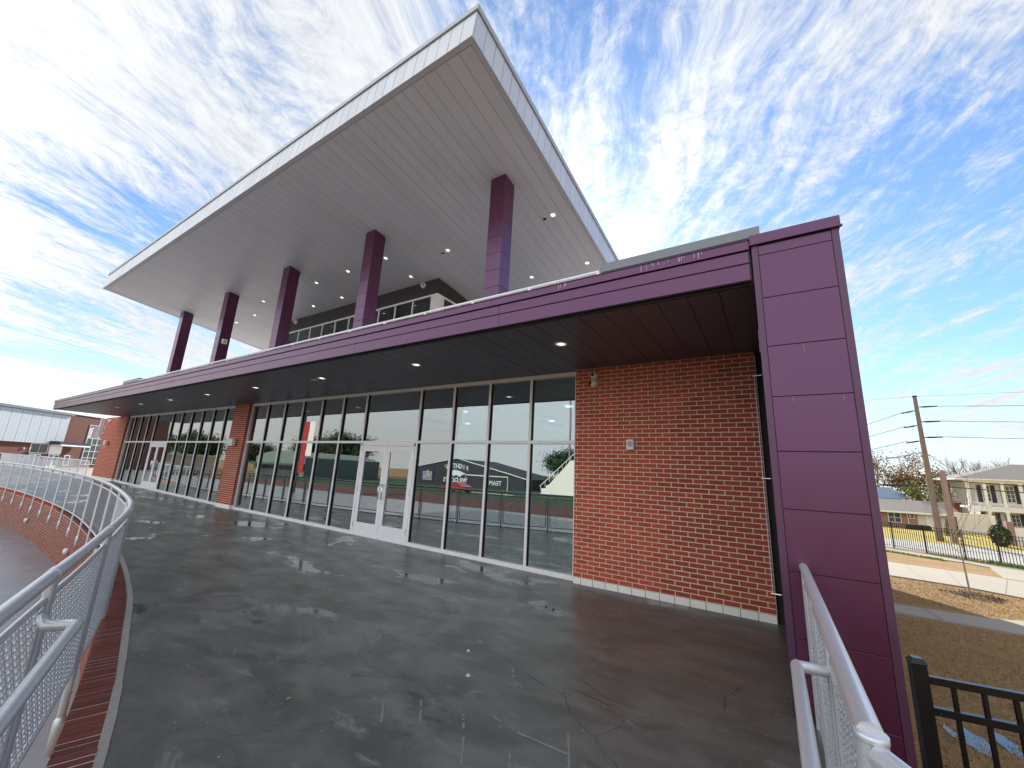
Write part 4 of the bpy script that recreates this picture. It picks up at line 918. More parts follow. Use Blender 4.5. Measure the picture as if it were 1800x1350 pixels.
for a, b in (((3.55, 18.1), (3.66, 16.46)), ((6.6, 19.0), (6.1, 16.6)), ((6.4, 34.4), (5.5, 26.4)), ((8.0, 33.8), (6.55, 26.0)), ((9.9, 32.5), (7.5, 25.1)), ((2.1, 18.0), (2.0, 16.5))):
    mj = MB(); n_ = 8; d = Vector((b[0]-a[0], b[1]-a[1], 0)).normalized(); pz = Vector((-d.y, d.x, 0))*.012
    for k in range(n_):
        p = [a[0]+(b[0]-a[0])*k/n_, a[1]+(b[1]-a[1])*k/n_]; q = [a[0]+(b[0]-a[0])*(k+1)/n_, a[1]+(b[1]-a[1])*(k+1)/n_]
        mj.add([(p[0]-pz.x, p[1]-pz.y, terr(*p)+.0585), (q[0]-pz.x, q[1]-pz.y, terr(*q)+.0585), (q[0]+pz.x, q[1]+pz.y, terr(*q)+.0585), (p[0]+pz.x, p[1]+pz.y, terr(*p)+.0585)], [[0, 1, 2, 3]])
    mj.build('sidewalk_joint', JL, kind='structure')
p_ = MB().add([(-40, 49.5, -2.622), (-40, 60, -2.622), (-2, 52.0, -2.622), (120, 34, -2.622), (120, 24, -2.622), (13, 42.8, -2.622), (7, 47.0, -2.622), (2, 49.4, -2.622)], [[0, 7, 6, 5, 4, 3, 2, 1]])
p_ = MB().add([(-60, 49, -2.622), (3, 48.0, -2.622), (8, 46.2, -2.622), (14, 42.6, -2.622), (120, 36, -2.622), (120, 44, -2.622), (12, 54.5, -2.622), (-60, 58, -2.622)], [[0, 1, 2, 3, 4, 5, 6, 7]])
p_.build('street', STREET, kind='structure')
p_ = MB().add([(-60, 58, -2.618), (12, 54.5, -2.618), (120, 44, -2.618), (160, 110, -2.618), (-60, 110, -2.618)], [[0, 1, 2, 3, 4]])
p_.build('front_lawn', YLAWN, kind='structure')
# grass blades (dormant), denser close to the camera
gb = MB(); V = []; F = []
def inwalk(x, y):
    return (16.2 < y < 18.7+max(0, x-5.5)*.7) or (y > 24.3 and y < 35 and y > 26.9-.28*max(0, x-4)-.3*max(0, x-6.5)) 
cnt = 0
while cnt < 110000:
    u = random.random(); y = 1.5+31*u**1.7; xm = 1.6+y*.36; x = rnd(.36 if y < 6.5 else .62, xm)
    if inwalk(x, y): continue
    if y < 4.2 and x < .7 and y > 4.05: continue
    h = rnd(.018, .055)*(1+y*.02); a = rnd(0, 6.28); w = rnd(.002, .004)*(1+y*.08); z = terr(x, y)-.004
    lx, ly = rnd(-1.1, 1.1)*h, rnd(-1.1, 1.1)*h
    o = len(V); V += [(x-math.cos(a)*w, y-math.sin(a)*w, z), (x+math.cos(a)*w, y+math.sin(a)*w, z), (x+lx, y+ly, z+h*.7)]; F.append([o, o+1, o+2]); cnt += 1
gb.v = V; gb.f = F; gb.mi = [0]*len(F); gb.sm = [False]*len(F)
o = gb.build('grass', STRAW, kind='stuff'); o['label'] = 'dormant straw coloured grass beside the building'; o['category'] = 'grass'
gg = MB(); V = []; F = []
for i in range(6000):
    u = random.random(); fx = 3+12*u; fy = 48.9-.83*fx+rnd(-.9, .15) if fx < 9.6 else 44.2-.86*(fx-9.58)+rnd(-1.2, .2); h = rnd(.05, .22)*(1.5 if fx > 12 else .6); a = rnd(0, 6.28); w = rnd(.02, .04)
    o = len(V); V += [(fx-math.cos(a)*w, fy-math.sin(a)*w, -2.63), (fx+math.cos(a)*w, fy+math.sin(a)*w, -2.63), (fx+rnd(-.1, .1), fy+rnd(-.1, .1), -2.63+h)]; F.append([o, o+1, o+2])
gg.v = V; gg.f = F; gg.mi = [0]*len(F); gg.sm = [False]*len(F)
o = gg.build('grass', GREENGR, kind='stuff'); o['label'] = 'green weeds growing along the foot of the far black fence'; o['category'] = 'grass'
# puddle patches in the near grass
for i, (x, y, r, rr) in enumerate(((1.90, 8.0, .13, .38), (2.22, 8.25, .09, .42), (1.70, 8.15, .05, .2))):
    q = MB(); V = [(x+r*math.cos(a)*rnd(.5, 1.2), y-rr*.8*math.cos(a)*.3+rr*math.sin(a)*rnd(.5, 1.1), terr(x, y)+.014) for a in [k*math.pi/9 for k in range(18)]]
    q.add(V, [list(range(18))]); q.build('puddle', mat('puddle water', (.02, .02, .02), .02, spec=.9), kind='structure')
# far fence
ffn = thing('metal_fence', 'long black picket fence beyond the concrete walks, bordering the street', 'fence')
A = Vector((3.0, 48.2, 0)); pth = [Vector((2.0, 49.4, 0)), Vector((8.06, 45.9, 0)), Vector((9.58, 44.2, 0)), Vector((11.17, 42.5, 0)), Vector((12.49, 41.4, 0)), Vector((14.2, 39.9, 0)), Vector((17, 37.4, 0))]
pk = None; npk = 0
for i in range(len(pth)-1):
    a, b = pth[i], pth[i+1]; L = (b-a).length; d = (b-a)/L; ang = math.atan2(d.y, d.x)
    for z in (-2.45, -.92, -.68):
        MB().box(0, L, -.015, .015, z-.015, z+.015).build('rail', BLACKM, ffn, a).rotation_euler = (0, 0, ang)
    n_ = max(1, round(L/2.3))
    for k in range(n_):
        MB().box(-.035, .035, -.035, .035, -2.66, -.60).build('post', BLACKM, ffn, a+(b-a)*k/n_).rotation_euler = (0, 0, ang)
    s = .13
    while s < L:
        p = a+d*s
        if p.x > 6.5 and npk < 290:
            if pk is None: pk = MB().box(-.014, .014, -.014, .014, -2.55, -.66).build('picket', BLACKM, ffn, p); pk.rotation_euler = (0, 0, ang)
            else: inst(pk, 'picket', ffn, p, (0, 0, ang))
            npk += 1
        s += .15
# near fence
nf = thing('metal_fence', 'black picket fence in the near right corner, starting beside the purple pier', 'fence', (.60, 3.30, 0), R_(9))
MB().box(-.032, .032, -.032, .032, -1.2, .775, .003).build('post', BLACKM, nf)
MB().hexa([(-.036, -.036, .775), (.036, -.036, .775), (.036, .036, .775), (-.036, .036, .775), (-.022, -.022, .80), (.022, -.022, .80), (.022, .022, .80), (-.022, .022, .80)]).build('post_cap', BLACKM, nf)
for z in (.70, .555, -.95): MB().box(.032, 2.4, -.017, .017, z-.018, z+.018, .002).build('rail', BLACKM, nf)
pk = None
for i in range(19):
    x = .135+i*.117
    if pk is None: pk = MB().box(-.009, .009, -.009, .009, -1.08, .70).build('picket', BLACKM, nf, (x, 0, 0))
    else: inst(pk, 'picket', nf, (x, 0, 0))
MB().box(2.37, 2.434, -.032, .032, -1.2, .775, .003).build('post', BLACKM, nf)
for x, z in ((.06, .70), (.06, .555)): MB().lathe([(0, -.022), (.006, -.022), (.008, -.017)], (x, 0, z-.008), 'y', 10).build('bolt', BLACKM, nf)

# trees --------------------------------------------------------------
def branch(mb, p, d, L, r, lvl, twmb, spread=.6, tips=None, nseg=4, up=.1, kids=(2, 4)):
    pts = [p.copy()]; q = p.copy(); dd = d.copy()
    for i in range(nseg):
        dd = (dd+Vector((rnd(-1, 1), rnd(-1, 1), rnd(-1, 1)))*.12+Vector((0, 0, up*.3))).normalized(); q = q+dd*L/nseg; pts.append(q.copy())
    (mb if lvl > 1 else twmb).tube(pts, r, 6 if lvl > 2 else 3, cap=False, r2=r*.45)
    if lvl == 0:
        if tips is not None: tips.append(q)
        return
    n_ = random.randint(*kids)
    for k in range(n_+1):
        t = rnd(.35, 1.0) if k < n_ else 1.0; i = min(int(t*nseg), nseg-1); b = pts[i].lerp(pts[i+1], t*nseg-i)
        nd = (dd+Vector((rnd(-1, 1), rnd(-1, 1), rnd(-.5, 1)))*spread).normalized()
        branch(mb, b, nd, L*rnd(.55, .8), r*rnd(.42, .6), lvl-1, twmb, spread, tips, max(3, nseg-1), up, kids)
def tree(label, loc, H, lvl=4, r=.18, leaf=None, nleaf=0, lsize=.15, group=None, trunk=.3, spread=.65, kids=(2, 4), name='bare_tree', bark=BARK, twig=TWIG, clump=.5):
    t = thing(name, label, 'tree', loc, rnd(0, 6), group); a, b, tips = MB(), MB(), []
    tk = MB().tube([(0, 0, -.2), (.02, 0, H*trunk*.5), (0, .03, H*trunk)], [r*1.25, r, r*.85], 9)
    for k in range(random.randint(3, 4)):
        an = k*2.1+rnd(0, 1); branch(a, Vector((0, .03, H*trunk*rnd(.8, 1))), Vector((math.cos(an)*spread, math.sin(an)*spread, 1)).normalized(), H*.34, r*.6, lvl-1, b, spread, tips, kids=kids)
    o = len(tk.v); tk.v += a.v; tk.f += [[i+o for i in f] for f in a.f]; tk.mi += a.mi; tk.sm += a.sm
    tk.build('trunk', bark, t)
    if b.v: b.build('twigs', twig, t, kind='stuff')
    if leaf:
        c = MB()
        for i in range(nleaf):
            p = random.choice(tips)+Vector((random.gauss(0, 1), random.gauss(0, 1), random.gauss(0, .8)))*clump
            u = Vector((rnd(-1, 1), rnd(-1, 1), rnd(-1, 1))).normalized()*lsize*rnd(.5, 1.2); v = u.cross(Vector((rnd(-1, 1), rnd(-1, 1), rnd(-1, 1)))).normalized()*lsize*rnd(.4, .8)
            c.add([p-u, p+v, p+u, p-v], [[0, 1, 2, 3]])
        c.build('crown', leaf, t, kind='stuff')
    return t
random.seed(11)
# young tree with mulch
yt = thing('young_tree', 'young bare sapling with pale thin branches planted in a mulch ring', 'tree', (6.34, 24.4, terr(6.34, 24.4)))
a, b = MB(), MB(); a.tube([(0, 0, -.1), (-.02, 0, .8), (-.05, 0, 1.7), (-.1, .02, 2.4)], [.035, .028, .024, .02], 8)
for k in range(13):
    an = k*2.4; branch(a, Vector((-.05-.04*k/13, 0, 1.35+k*.11)), Vector((math.cos(an), math.sin(an), .75+k*.04)).normalized(), rnd(.9, 1.5), .012, 2, b, .45, nseg=5, up=.4, kids=(1, 3))
a.build('trunk', BARKY, yt); b.build('twigs', BARKY, yt, kind='stuff')
mu = MB()
for i in range(900):
    an = rnd(0, 6.28); rr = 1.0*math.sqrt(random.random())*(1+.25*math.sin(3*an)); x = 6.2+rr*math.cos(an)*.8; y = 23.3+rr*math.sin(an)*1.0
    h = (1-min(1, rr))*.12; L = rnd(.04, .12); d = Vector((rnd(-1, 1), rnd(-1, 1), rnd(-.3, .5))).normalized()*L; w = d.cross(Vector((0, 0, 1))).normalized()*.012; p = Vector((x, y, terr(x, y)+h*rnd(.2, 1)+.01))
    mu.add([p-w, p+d-w, p+d+w, p+w], [[0, 1, 2, 3]])
o = mu.build('mulch', MULCH, kind='stuff'); o['label'] = 'ring of dark brown mulch around the young sapling'; o['category'] = 'mulch'
tree('bare russet tree behind the low brick house, leftmost and tallest of its group', (16.5, 92, -2.7), 11, 4, .26, LEAFR, 1500, .16, 'trees behind the brick house', kids=(3, 4))
tree('russet leaved tree behind the low brick house, next right of the bare one', (20.5, 90, -2.7), 8.2, 3, .22, LEAFR, 2600, .22, 'trees behind the brick house', kids=(3, 4), clump=.8)
tree('russet bushy tree behind the low brick house, left of the poles', (24.5, 92, -2.7), 7.6, 3, .22, LEAFR, 2400, .22, 'trees behind the brick house', kids=(3, 4), clump=.8)
tree('small yellow green tree peeping over the roof of the brick house', (19.2, 84, -2.7), 6.0, 3, .16, LEAFY, 1500, .18, 'trees behind the brick house', kids=(2, 3), clump=.4)
tree('dark bare tree seen through the porch columns of the white house', (27.5, 92, -2.7), 10.5, 5, .26, None, 0, .1, None, kids=(2, 4))
tree('low thin bare tree between the pole and the white house', (28.5, 104, -2.7), 9.5, 4, .2, None, 0, .1, None, kids=(3, 4))

# shrubs
def shrub(name, label, loc, rx, rz, n_, mt, size, conic=False):
    t = thing(name, label, 'shrub', loc); c = MB()
    for i in range(n_):
        an = rnd(0, 6.28); h = random.random(); rr = rx*(1-h if conic else math.sqrt(max(0, 1-(2*h-1)**2)))*math.sqrt(rnd(.3, 1))
        p = Vector((rr*math.cos(an), rr*math.sin(an), h*rz)); u = Vector((rnd(-1, 1), rnd(-1, 1), rnd(-1, 1))).normalized()*size; v = u.cross(Vector((rnd(-1, 1), rnd(-1, 1), rnd(-1, 1)))).normalized()*size*.6
        c.add([p-u, p+v, p+u, p-v], [[0, 1, 2, 3]])
    c.build('foliage', mt, t, kind='stuff'); MB().tube([(0, 0, -.05), (0, 0, rz*.8)], .05, 6).build('stem', BARK, t)
shrub('conical_shrub', 'small yellow green conical evergreen beside the pinkish pole', (16.6, 66, -2.63), .75, 2.6, 900, LEAFY, .12, True)
shrub('bush', 'dark leafy bush in front of the white house porch', (17.75, 58, -2.63), .75, 1.9, 1500, LEAFG, .10)

# utility poles
po1 = thing('utility_pole', 'tall brown wooden utility pole with insulators and a street light arm', 'pole', (13.45, 57, -2.63))
MB().tube([(0, 0, -.3), (-.02, 0, 7), (-.05, 0, 14.35)], [.27, .22, .16], 14).build('pole_shaft', WOODP, po1)
for z in (13.2, 11.65, 10.05):
    MB().tube([(.15, 0, z), (.55, 0, z), (1.5, 0, z+.03)], [.04, .09, .06], 8).build('insulator', RUBBER, po1)
    MB().tube([(-.15, .1, z-.35), (-.45, .5, z-.38), (-1.0, 1.2, z-.45)], [.04, .09, .06], 8).build('insulator', RUBBER, po1)
MB().lathe([(.0, .1), (.2, .08), (.2, -.02), (.17, -.05)], (-.05, 0, 14.32), 'z', 12).build('pole_cap', RUBBER, po1)
MB().tube([(-.15, 0, 7.2), (-.7, 0, 7.75), (-1.6, 0, 7.95), (-2.5, 0, 7.95)], .035, 8).build('lamp_arm', mat('dull steel', (.25, .25, .26), .5, .6), po1)
MB().hexa([(-3.1, -.13, 7.80), (-2.45, -.1, 7.88), (-2.45, .1, 7.88), (-3.1, .13, 7.80), (-3.05, -.08, 7.98), (-2.45, -.05, 8.0), (-2.45, .05, 8.0), (-3.05, .08, 7.98)]).build('lamp_head', mat('dull steel', (.25, .25, .26), .5, .6), po1)
po2 = thing('utility_pole', 'short pinkish stub pole with no arms just right of the tall pole', 'pole', (14.35, 56.6, -2.63))
MB().tube([(0, 0, -.3), (0, 0, 6.75)], [.24, .2], 14).build('pole_shaft', WOODP2, po2); MB().tube([(-.2, -.05, 3), (-.2, -.05, 6.5)], .07, 8).build('riser_pipe', WOODP2, po2)
def wire(a, b, sag, label, r=.025, cat='cable'):
    a, b = Vector(a), Vector(b); n_ = 24; pts = [a.lerp(b, i/n_)-Vector((0, 0, sag*4*(i/n_)*(1-i/n_))) for i in range(n_+1)]
    o = MB().tube(pts, r, 5).build('power_line', RUBBER, None); o['label'] = label; o['category'] = cat; o['group'] = 'wires on the utility poles'
wire((14.9, 57, 10.60), (60, 57, 10.5), .5, 'top one of three level wires running right from the tall pole')
wire((14.9, 57, 9.06), (60, 57, 8.9), .5, 'middle one of three level wires running right from the tall pole')
wire((14.9, 57, 7.48), (60, 57, 7.35), .5, 'lowest one of three level wires running right from the tall pole')
wire((13.4, 57, 11.70), (60, 57.2, 12.6), .3, 'thin faint wire running right from the very top of the tall pole', .012)
wire((13.4, 57, 11.70), (-30, 57.2, 12.0), .6, 'thin faint wire running left from the very top of the tall pole', .012)
for z, n_ in ((10.25, 'highest'), (8.75, 'middle'), (7.18, 'lowest')):
    wire((12.6, 58, z-.02), (-8.5, 128, z-1.5), .8, n_+' of three slanting wires running left and away from the tall pole', .035)
wire((13.3, 57, 5.9), (-8.5, 128, 4.3), .7, 'slanting wire crossing the street light arm left of the tall pole', .04)
wire((13.5, 57, 5.9), (20.8, 74, 4.0), .1, 'drop wire falling from the tall pole to the white house', .03)
wire((-30, 60, 2.7), (14.0, 57, 3.22), .5, 'upper thick phone cable left of the poles', .035); wire((14.2, 57, 3.22), (55, 53, 2.6), .5, 'upper thick phone cable right of the poles', .045)
wire((-30, 60, 2.1), (13.5, 57, 2.58), .4, 'lower thick phone cable left of the poles', .035); wire((14.2, 57, 2.60), (55, 53, 2.2), .5, 'lower thick phone cable right of the poles', .045)
o = MB().tube([(9.9, 57.25, 2.50), (11.9, 57.15, 2.56)], .11, 8).build('splice_case', RUBBER); o['label'] = 'black splice case hanging on the lower phone cable'; o['category'] = 'cable box'

# ------------------------------------------------------------------ houses on the right
def window(par, x, y, z0, z1, w, mull=1, hmull=1, fr=.07):
    f = MB(); f.box(x, x+w, y-.05, y+.05, z1-fr, z1); f.box(x, x+w, y-.05, y+.05, z0, z0+fr); f.box(x, x+fr, y-.05, y+.05, z0+fr, z1-fr); f.box(x+w-fr, x+w, y-.05, y+.05, z0+fr, z1-fr)
    for i in range(1, mull+1): xx = x+w*i/(mull+1); f.box(xx-.03, xx+.03, y-.045, y+.045, z0+fr, z1-fr)
    for i in range(1, hmull+1): zz_ = z0+(z1-z0)*i/(hmull+1); f.box(x+fr, x+w-fr, y-.04, y+.04, zz_-.025, zz_+.025)
    o = f.build('window', WHITEP, par); MB().box(x+fr, x+w-fr, y-.01, y+.01, z0+fr, z1-fr).build('pane', WINGL, o); return o
HB = mat('house brick', (0.36, 0.19, 0.13), .9, 0, .5, 2.2, stretch=(1, 1, 3), fine=.15)
bh = thing('brick_house', 'low single storey brick house with brown shingle roof behind the street', 'house', (0, 75, -2.63))
MB().box(6, 19.4, 0, 8, -.3, 2.2).build('wall', HB, bh); MB().box(15.9, 19.41, -.02, .5, -.2, 2.2).build('siding', CREAMP, bh)
rfm = MB(); rfm.add([(5, -.7, 2.02), (20.0, -.7, 2.02), (20.0, 4.2, 3.5), (5, 4.2, 3.5), (5, 9, 2.02), (20, 9, 2.02), (5, -.7, 1.9), (20, -.7, 1.9)], [[0, 1, 2, 3], [3, 2, 5, 4], [1, 5, 2], [0, 3, 4]]); rf = rfm.build('roof', SHING, bh)
MB().box(5, 20, -.76, -.68, 1.84, 2.06).build('eave_board', WHITEP, bh)
window(bh, 13.0, -.03, .55, 1.85, 1.3, 1, 1); window(bh, 15.15, -.05, 1.2, 1.85, .5, 0, 1)
MB().box(16.65, 17.35, -.08, 0, -.2, 1.85).build('door', WHITEP, bh); MB().tube([(14.9, -.12, 1.9), (15.0, -.12, 0)], .05, 6).build('downpipe', WHITEP, bh)
t = thing('outbuilding', 'building with a blue grey metal roof behind the brick house', 'building', (0, 84, -2.63))
MB().box(8, 16.4, 0, 8, 0, 3.6).build('wall', STEELP, t); MB().hexa([(7.5, -.3, 3.55), (17.6, -.3, 3.55), (17.2, 8.5, 3.7), (7.5, 8.5, 3.7), (7.5, 1.8, 5.2), (15.6, 1.8, 5.2), (15.6, 4, 5.2), (7.5, 4, 5.2)]).build('roof', BLUEMET, t)
t = thing('brick_shed', 'orange brick low building between the shingle roof and the white house', 'building', (0, 83, -2.63))
MB().box(21.4, 27, 0, 6, 0, 3.5).build('wall', mat('orange brick', (.42, .13, .05), .9, 0, .3, 3, fine=.15), t); MB().box(21.2, 27.4, -.3, 6.3, 3.45, 3.7).build('roof', CREAMP, t); window(t, 23, -.02, 2.0, 2.9, 1.6, 1, 0)
wh = thing('white_house', 'two storey white house with columned porches and dark shutters', 'house', (0, 75, -2.63))
MB().box(22.3, 36, 2.0, 11, 0, 6.55).build('wall', WHITEP, wh)
rm_ = MB(); rm_.add([(19.9, -.4, 6.62), (38, -.4, 6.62), (36, 6, 8.85), (27.1, 6, 8.85), (19.9, 12, 6.62), (38, 12, 6.62)], [[0, 1, 2, 3], [0, 3, 4], [3, 2, 5, 4], [1, 5, 2]]); rf = rm_.build('roof', SHING, wh)
MB().box(19.9, 38, -.42, 12, 6.48, 6.63).build('eave', WHITEP, wh)
MB().box(20.6, 38, -.1, 2.1, 3.05, 3.30).build('porch_floor', WHITEP, wh); MB().box(20.7, 38, -.08, .08, 6.2, 6.5).build('porch_beam', WHITEP, wh); MB().box(20.7, 38, -.08, .08, 2.75, 3.04).build('porch_beam', WHITEP, wh)
MB().box(20.6, 38, -.02, .04, 3.65, 3.72).build('porch_rail', WHITEP, wh)
cl_ = None
for i in range(8):
    x = 21.0+1.48*i
    for z0, z1 in ((0, 2.75), (3.3, 6.2)):
        c = MB().box(-.13, .13, -.13, .13, 0, z1-z0, .01).build('porch_column', WHITEP, wh, (x, 0, z0)); MB().box(-.17, .17, -.17, .17, 0, .18).build('column_base', WHITEP, c); MB().box(-.17, .17, -.17, .17, z1-z0-.15, z1-z0).build('column_capital', WHITEP, c)
for i in range(6):
    x = 22.75+2.05*i
    for z0, z1 in ((.6, 2.5), (3.9, 5.9)):
        w_ = window(wh, x, 1.96, z0, z1, .75, 1, 3)
        for sx in (-.42, .80): MB().box(x+sx, x+sx+.38, 1.9, 1.97, z0-.1, z1+.05).build('shutter', SHUT, wh)
t = thing('garden_wall', 'tall cream privacy wall between the brick house and the white house', 'wall', (0, 74, -2.63))
MB().box(19.3, 22.1, 0, .2, 0, 2.25).build('wall_panel', CREAMP, t); MB().box(19.2, 22.2, -.05, .25, 2.25, 2.36).build('wall_cap', WHITEP, t); MB().box(22.1, 22.5, -.1, .3, 0, 2.3).build('wall_post', WHITEP, t)
t = thing('garden_wall', 'low pale wall with brown cap at the right edge before the white porch', 'wall', (0, 60, -2.63))
MB().box(19.4, 26, 0, .25, 0, 1.75).build('wall_panel', WHITEP, t); MB().box(19.3, 26, -.05, .3, 1.75, 1.86).build('wall_cap', WOODP, t); MB().box(18.9, 19.35, -.1, .35, 0, 2.2).build('wall_post', WOODP2, t)
t = thing('hedge', 'low dark clipped hedge at the foot of the brick house', 'hedge', (15.2, 72, -2.63))
MB().box(-1.1, 1.1, -.4, .4, 0, .62, .12).build('foliage', mat('dark hedge', (.02, .03, .02), .9, 0, .5, 6, 1.0, 30), t); MB().box(-1.1, 1.1, -.42, .42, -.1, .1).build('soil_edge', MULCH, t)
def carparts(t, paint):
    prof = [(-2.15, .35), (-2.2, .7), (-2.0, .85), (-1.2, .92), (-.6, 1.38), (.7, 1.42), (1.5, .98), (2.1, .88), (2.2, .45), (2.1, .3), (-2.1, .3)]
    m_ = MB(); n_ = len(prof); m_.add([(x, -.85, z) for x, z in prof]+[(x, .85, z) for x, z in prof], [list(range(n_)), list(range(n_, 2*n_))[::-1]]+[[i, i+n_, (i+1) % n_+n_, (i+1) % n_] for i in range(n_)]); m_.build('body', paint, t)
    m_ = MB(); m_.box(-.95, -.05, -.86, .86, .95, 1.28); m_.box(.02, .95, -.86, .86, .95, 1.28); m_.build('side_window', WINGL, t)
    for x in (-1.35, 1.35):
        for y in (-.8, .8): w = MB().lathe([(0, -.1), (.32, -.1), (.34, 0), (.32, .1), (0, .1)], (x, y, .33), 'y', 16).build('wheel', RUBBER, t); MB().lathe([(0, -.11), (.18, -.11), (.2, -.09)] if y < 0 else [(0, .11), (.18, .11), (.2, .09)], (x, y, .33), 'y', 12).build('rim', CHROME, w)

# ------------------------------------------------------------------ school building far left
sb = thing('school_building', 'dark red brick school building with pale metal upper wall at far left', 'building', (-99.48, 10.15, LOWZ), math.atan2(.7645, -.6446))
# local: x along the wall, -y faces the camera
MB().box(-22, 40, 0, 14, -.2, 9.35).build('wall', mat('far red brick', (.15, .062, .052), .9, 0, .15, 1.2, fine=.15), sb)
MB().box(-22, 9.3, -.35, -.01, 3.95, 9.1).build('panel_backing', JOINT, sb)
x = 9.3; k = 0; gridm = mat('gridded metal panel', (.46, .50, .55), .45, .3, .10, 2.5)
while x > -22:
    p = MB().box(x-1.60, x-.02, -.40, -.30, 3.93, 9.05, .01).build('metal_panel', gridm, sb); k += 1
    if x > -3:
        gl = MB()
        for q in range(1, 11): gl.box(x-1.6, x-.02, -.403, -.395, 3.93+q*.465-.008, 3.93+q*.465+.008)
        for q in range(1, 3): gl.box(x-1.6+q*.53-.008, x-1.6+q*.53+.008, -.403, -.395, 3.93, 9.05)
        gl.build('panel_joints', mat('panel joint grey', (.34, .39, .40), .6), p, kind='stuff')
    x -= 1.62
MB().box(-22, 9.6, -.75, 14, 9.1, 9.5).build('coping', mat('blue grey coping', (.16, .20, .26), .5, .3), sb); MB().box(9.6, 40, -.1, 14, 9.36, 9.5).build('coping', JOINT, sb)
MB().box(6.9, 12.9, -1.9, -.41, 3.95, 4.45).build('porch_canopy', mat('navy canopy', (.03, .04, .08), .4), sb); MB().box(7.2, 12.8, -1.95, -.42, 3.72, 3.94).build('canopy_band', ALUW, sb)
MB().box(7.5, 9.7, -.12, -.01, 2.25, 3.8).build('white_panel', ALUW, sb)
w_ = window(sb, 4.3, -.03, 2.3, 3.9, 3.0, 1, 0, .12)
for x0 in (4.5, 7.7):
    for s in (0, 1):
        d = MB(); xx = x0+s*.95; d.box(xx, xx+.9, -.10, -.02, 0, 2.2); do = d.build('door', ALUW, sb); MB().box(xx+.14, xx+.76, -.12, -.101, .3, 2.05).build('pane', WINGL, do)
window(sb, 10.6, -.03, .3, 2.15, 1.1, 0, 0, .14)
wf = MB()
for i in range(5): wf.box(14.0+i*1.15-.04, 14.0+i*1.15+.04, -.12, -.02, .6, 8.0)
for i in range(7): wf.box(14.0, 18.6, -.11, -.03, .6+i*1.22-.035, .6+i*1.22+.035)
wfo = wf.build('curtain_wall', ALUW, sb); MB().box(14.0, 18.6, -.06, -.04, .6, 8.0).build('pane', WINGL, wfo)
MB().box(3.2, 3.4, -.2, -.01, 2.9, 3.1).build('wall_lamp', PLASTW, sb)

# far railing beyond the left pier
fr2 = thing('guardrail', 'second silver mesh guardrail on the far side of the terrace, beyond the left pier', 'railing')
MB().tube([(-31.2, 6.35, 1.2), (-41, 6.5, 1.2), (-60, 6.2, 1.2)], .035, 8).build('top_rail', GALV, fr2)
MB().tube([(-31.2, 6.35, .15), (-60, 6.3, .15)], .03, 8).build('bottom_rail', GALV, fr2)
x = -31.3
while x > -60: MB().tube([(x, 6.36, -.1), (x, 6.36, 1.2)], .03, 8).build('post', GALV, fr2); x -= 1.8
w = MB()
for i in range(240): x = -31.3-i*.12; w.tube([(x, 6.36, .15), (x, 6.36, 1.18)], .006, 3, cap=False)
for j in range(1, 9): w.tube([(-31.3, 6.36, .15+j*.12), (-60, 6.32, .15+j*.12)], .006, 3, cap=False)
w.build('wire_mesh', WIRE, fr2, kind='stuff')
t = thing('pavilion', 'low tan gabled pavilion roof seen behind the far mesh railing', 'building', (-62, 16, LOWZ))
MB().add([(-5, -2, 2.2), (5, -2, 2.2), (5, 2, 2.2), (-5, 2, 2.2), (-5, 0, 2.75), (5, 0, 2.75)], [[0, 1, 5, 4], [2, 3, 4, 5], [1, 2, 5], [3, 0, 4]]).build('roof', CREAMP, t)
for x in (-4.6, 0, 4.6):
    for y in (-1.7, 1.7): MB().box(x-.12, x+.12, y-.12, y+.12, 0, 2.2).build('post', CREAMP, t)

# ------------------------------------------------------------------ across the field (mirrored in the windows)
gy = thing('field_house', 'dark gabled field house with large white team lettering across the track', 'building', (-53.2, -50, LOWZ))
MB().add([(-13, 0, 0), (16, 0, 0), (16, 0, 2.0), (0, 0, 5.3), (-11, 0, 3.4), (-13, 0, 2.4)]+[(-13, -14, 0), (16, -14, 0), (16, -14, 2.0), (0, -14, 5.3), (-11, -14, 3.4), (-13, -14, 2.4)], [[5, 4, 3, 2, 1, 0], [6, 7, 8, 9, 10, 11], [1, 2, 8, 7], [2, 3, 9, 8], [3, 4, 10, 9], [4, 5, 11, 10], [5, 0, 6, 11]]).build('wall', GYMD, gy)
MB().tube([(-13.4, .1, 2.3), (-11, .1, 3.5), (0, .1, 5.4), (16.4, .1, 2.0)], .12, 6).build('roof_edge', STEELP, gy)
TXT = []
def text(body, size, loc, parent, mt, align='CENTER', rot=(math.pi/2, 0, math.pi), name='lettering', offset=0.0):
    cu = bpy.data.curves.new(name, 'FONT'); cu.body = body; cu.size = size; cu.align_x = align; cu.extrude = .02; cu.offset = offset
    o = bpy.data.objects.new(name, cu); COL.objects.link(o); cu.materials.append(mt); o.location = loc; o.rotation_euler = rot; TXT.append((o, parent)); return o
LET = mat('white lettering', (.62, .65, .68), .6)
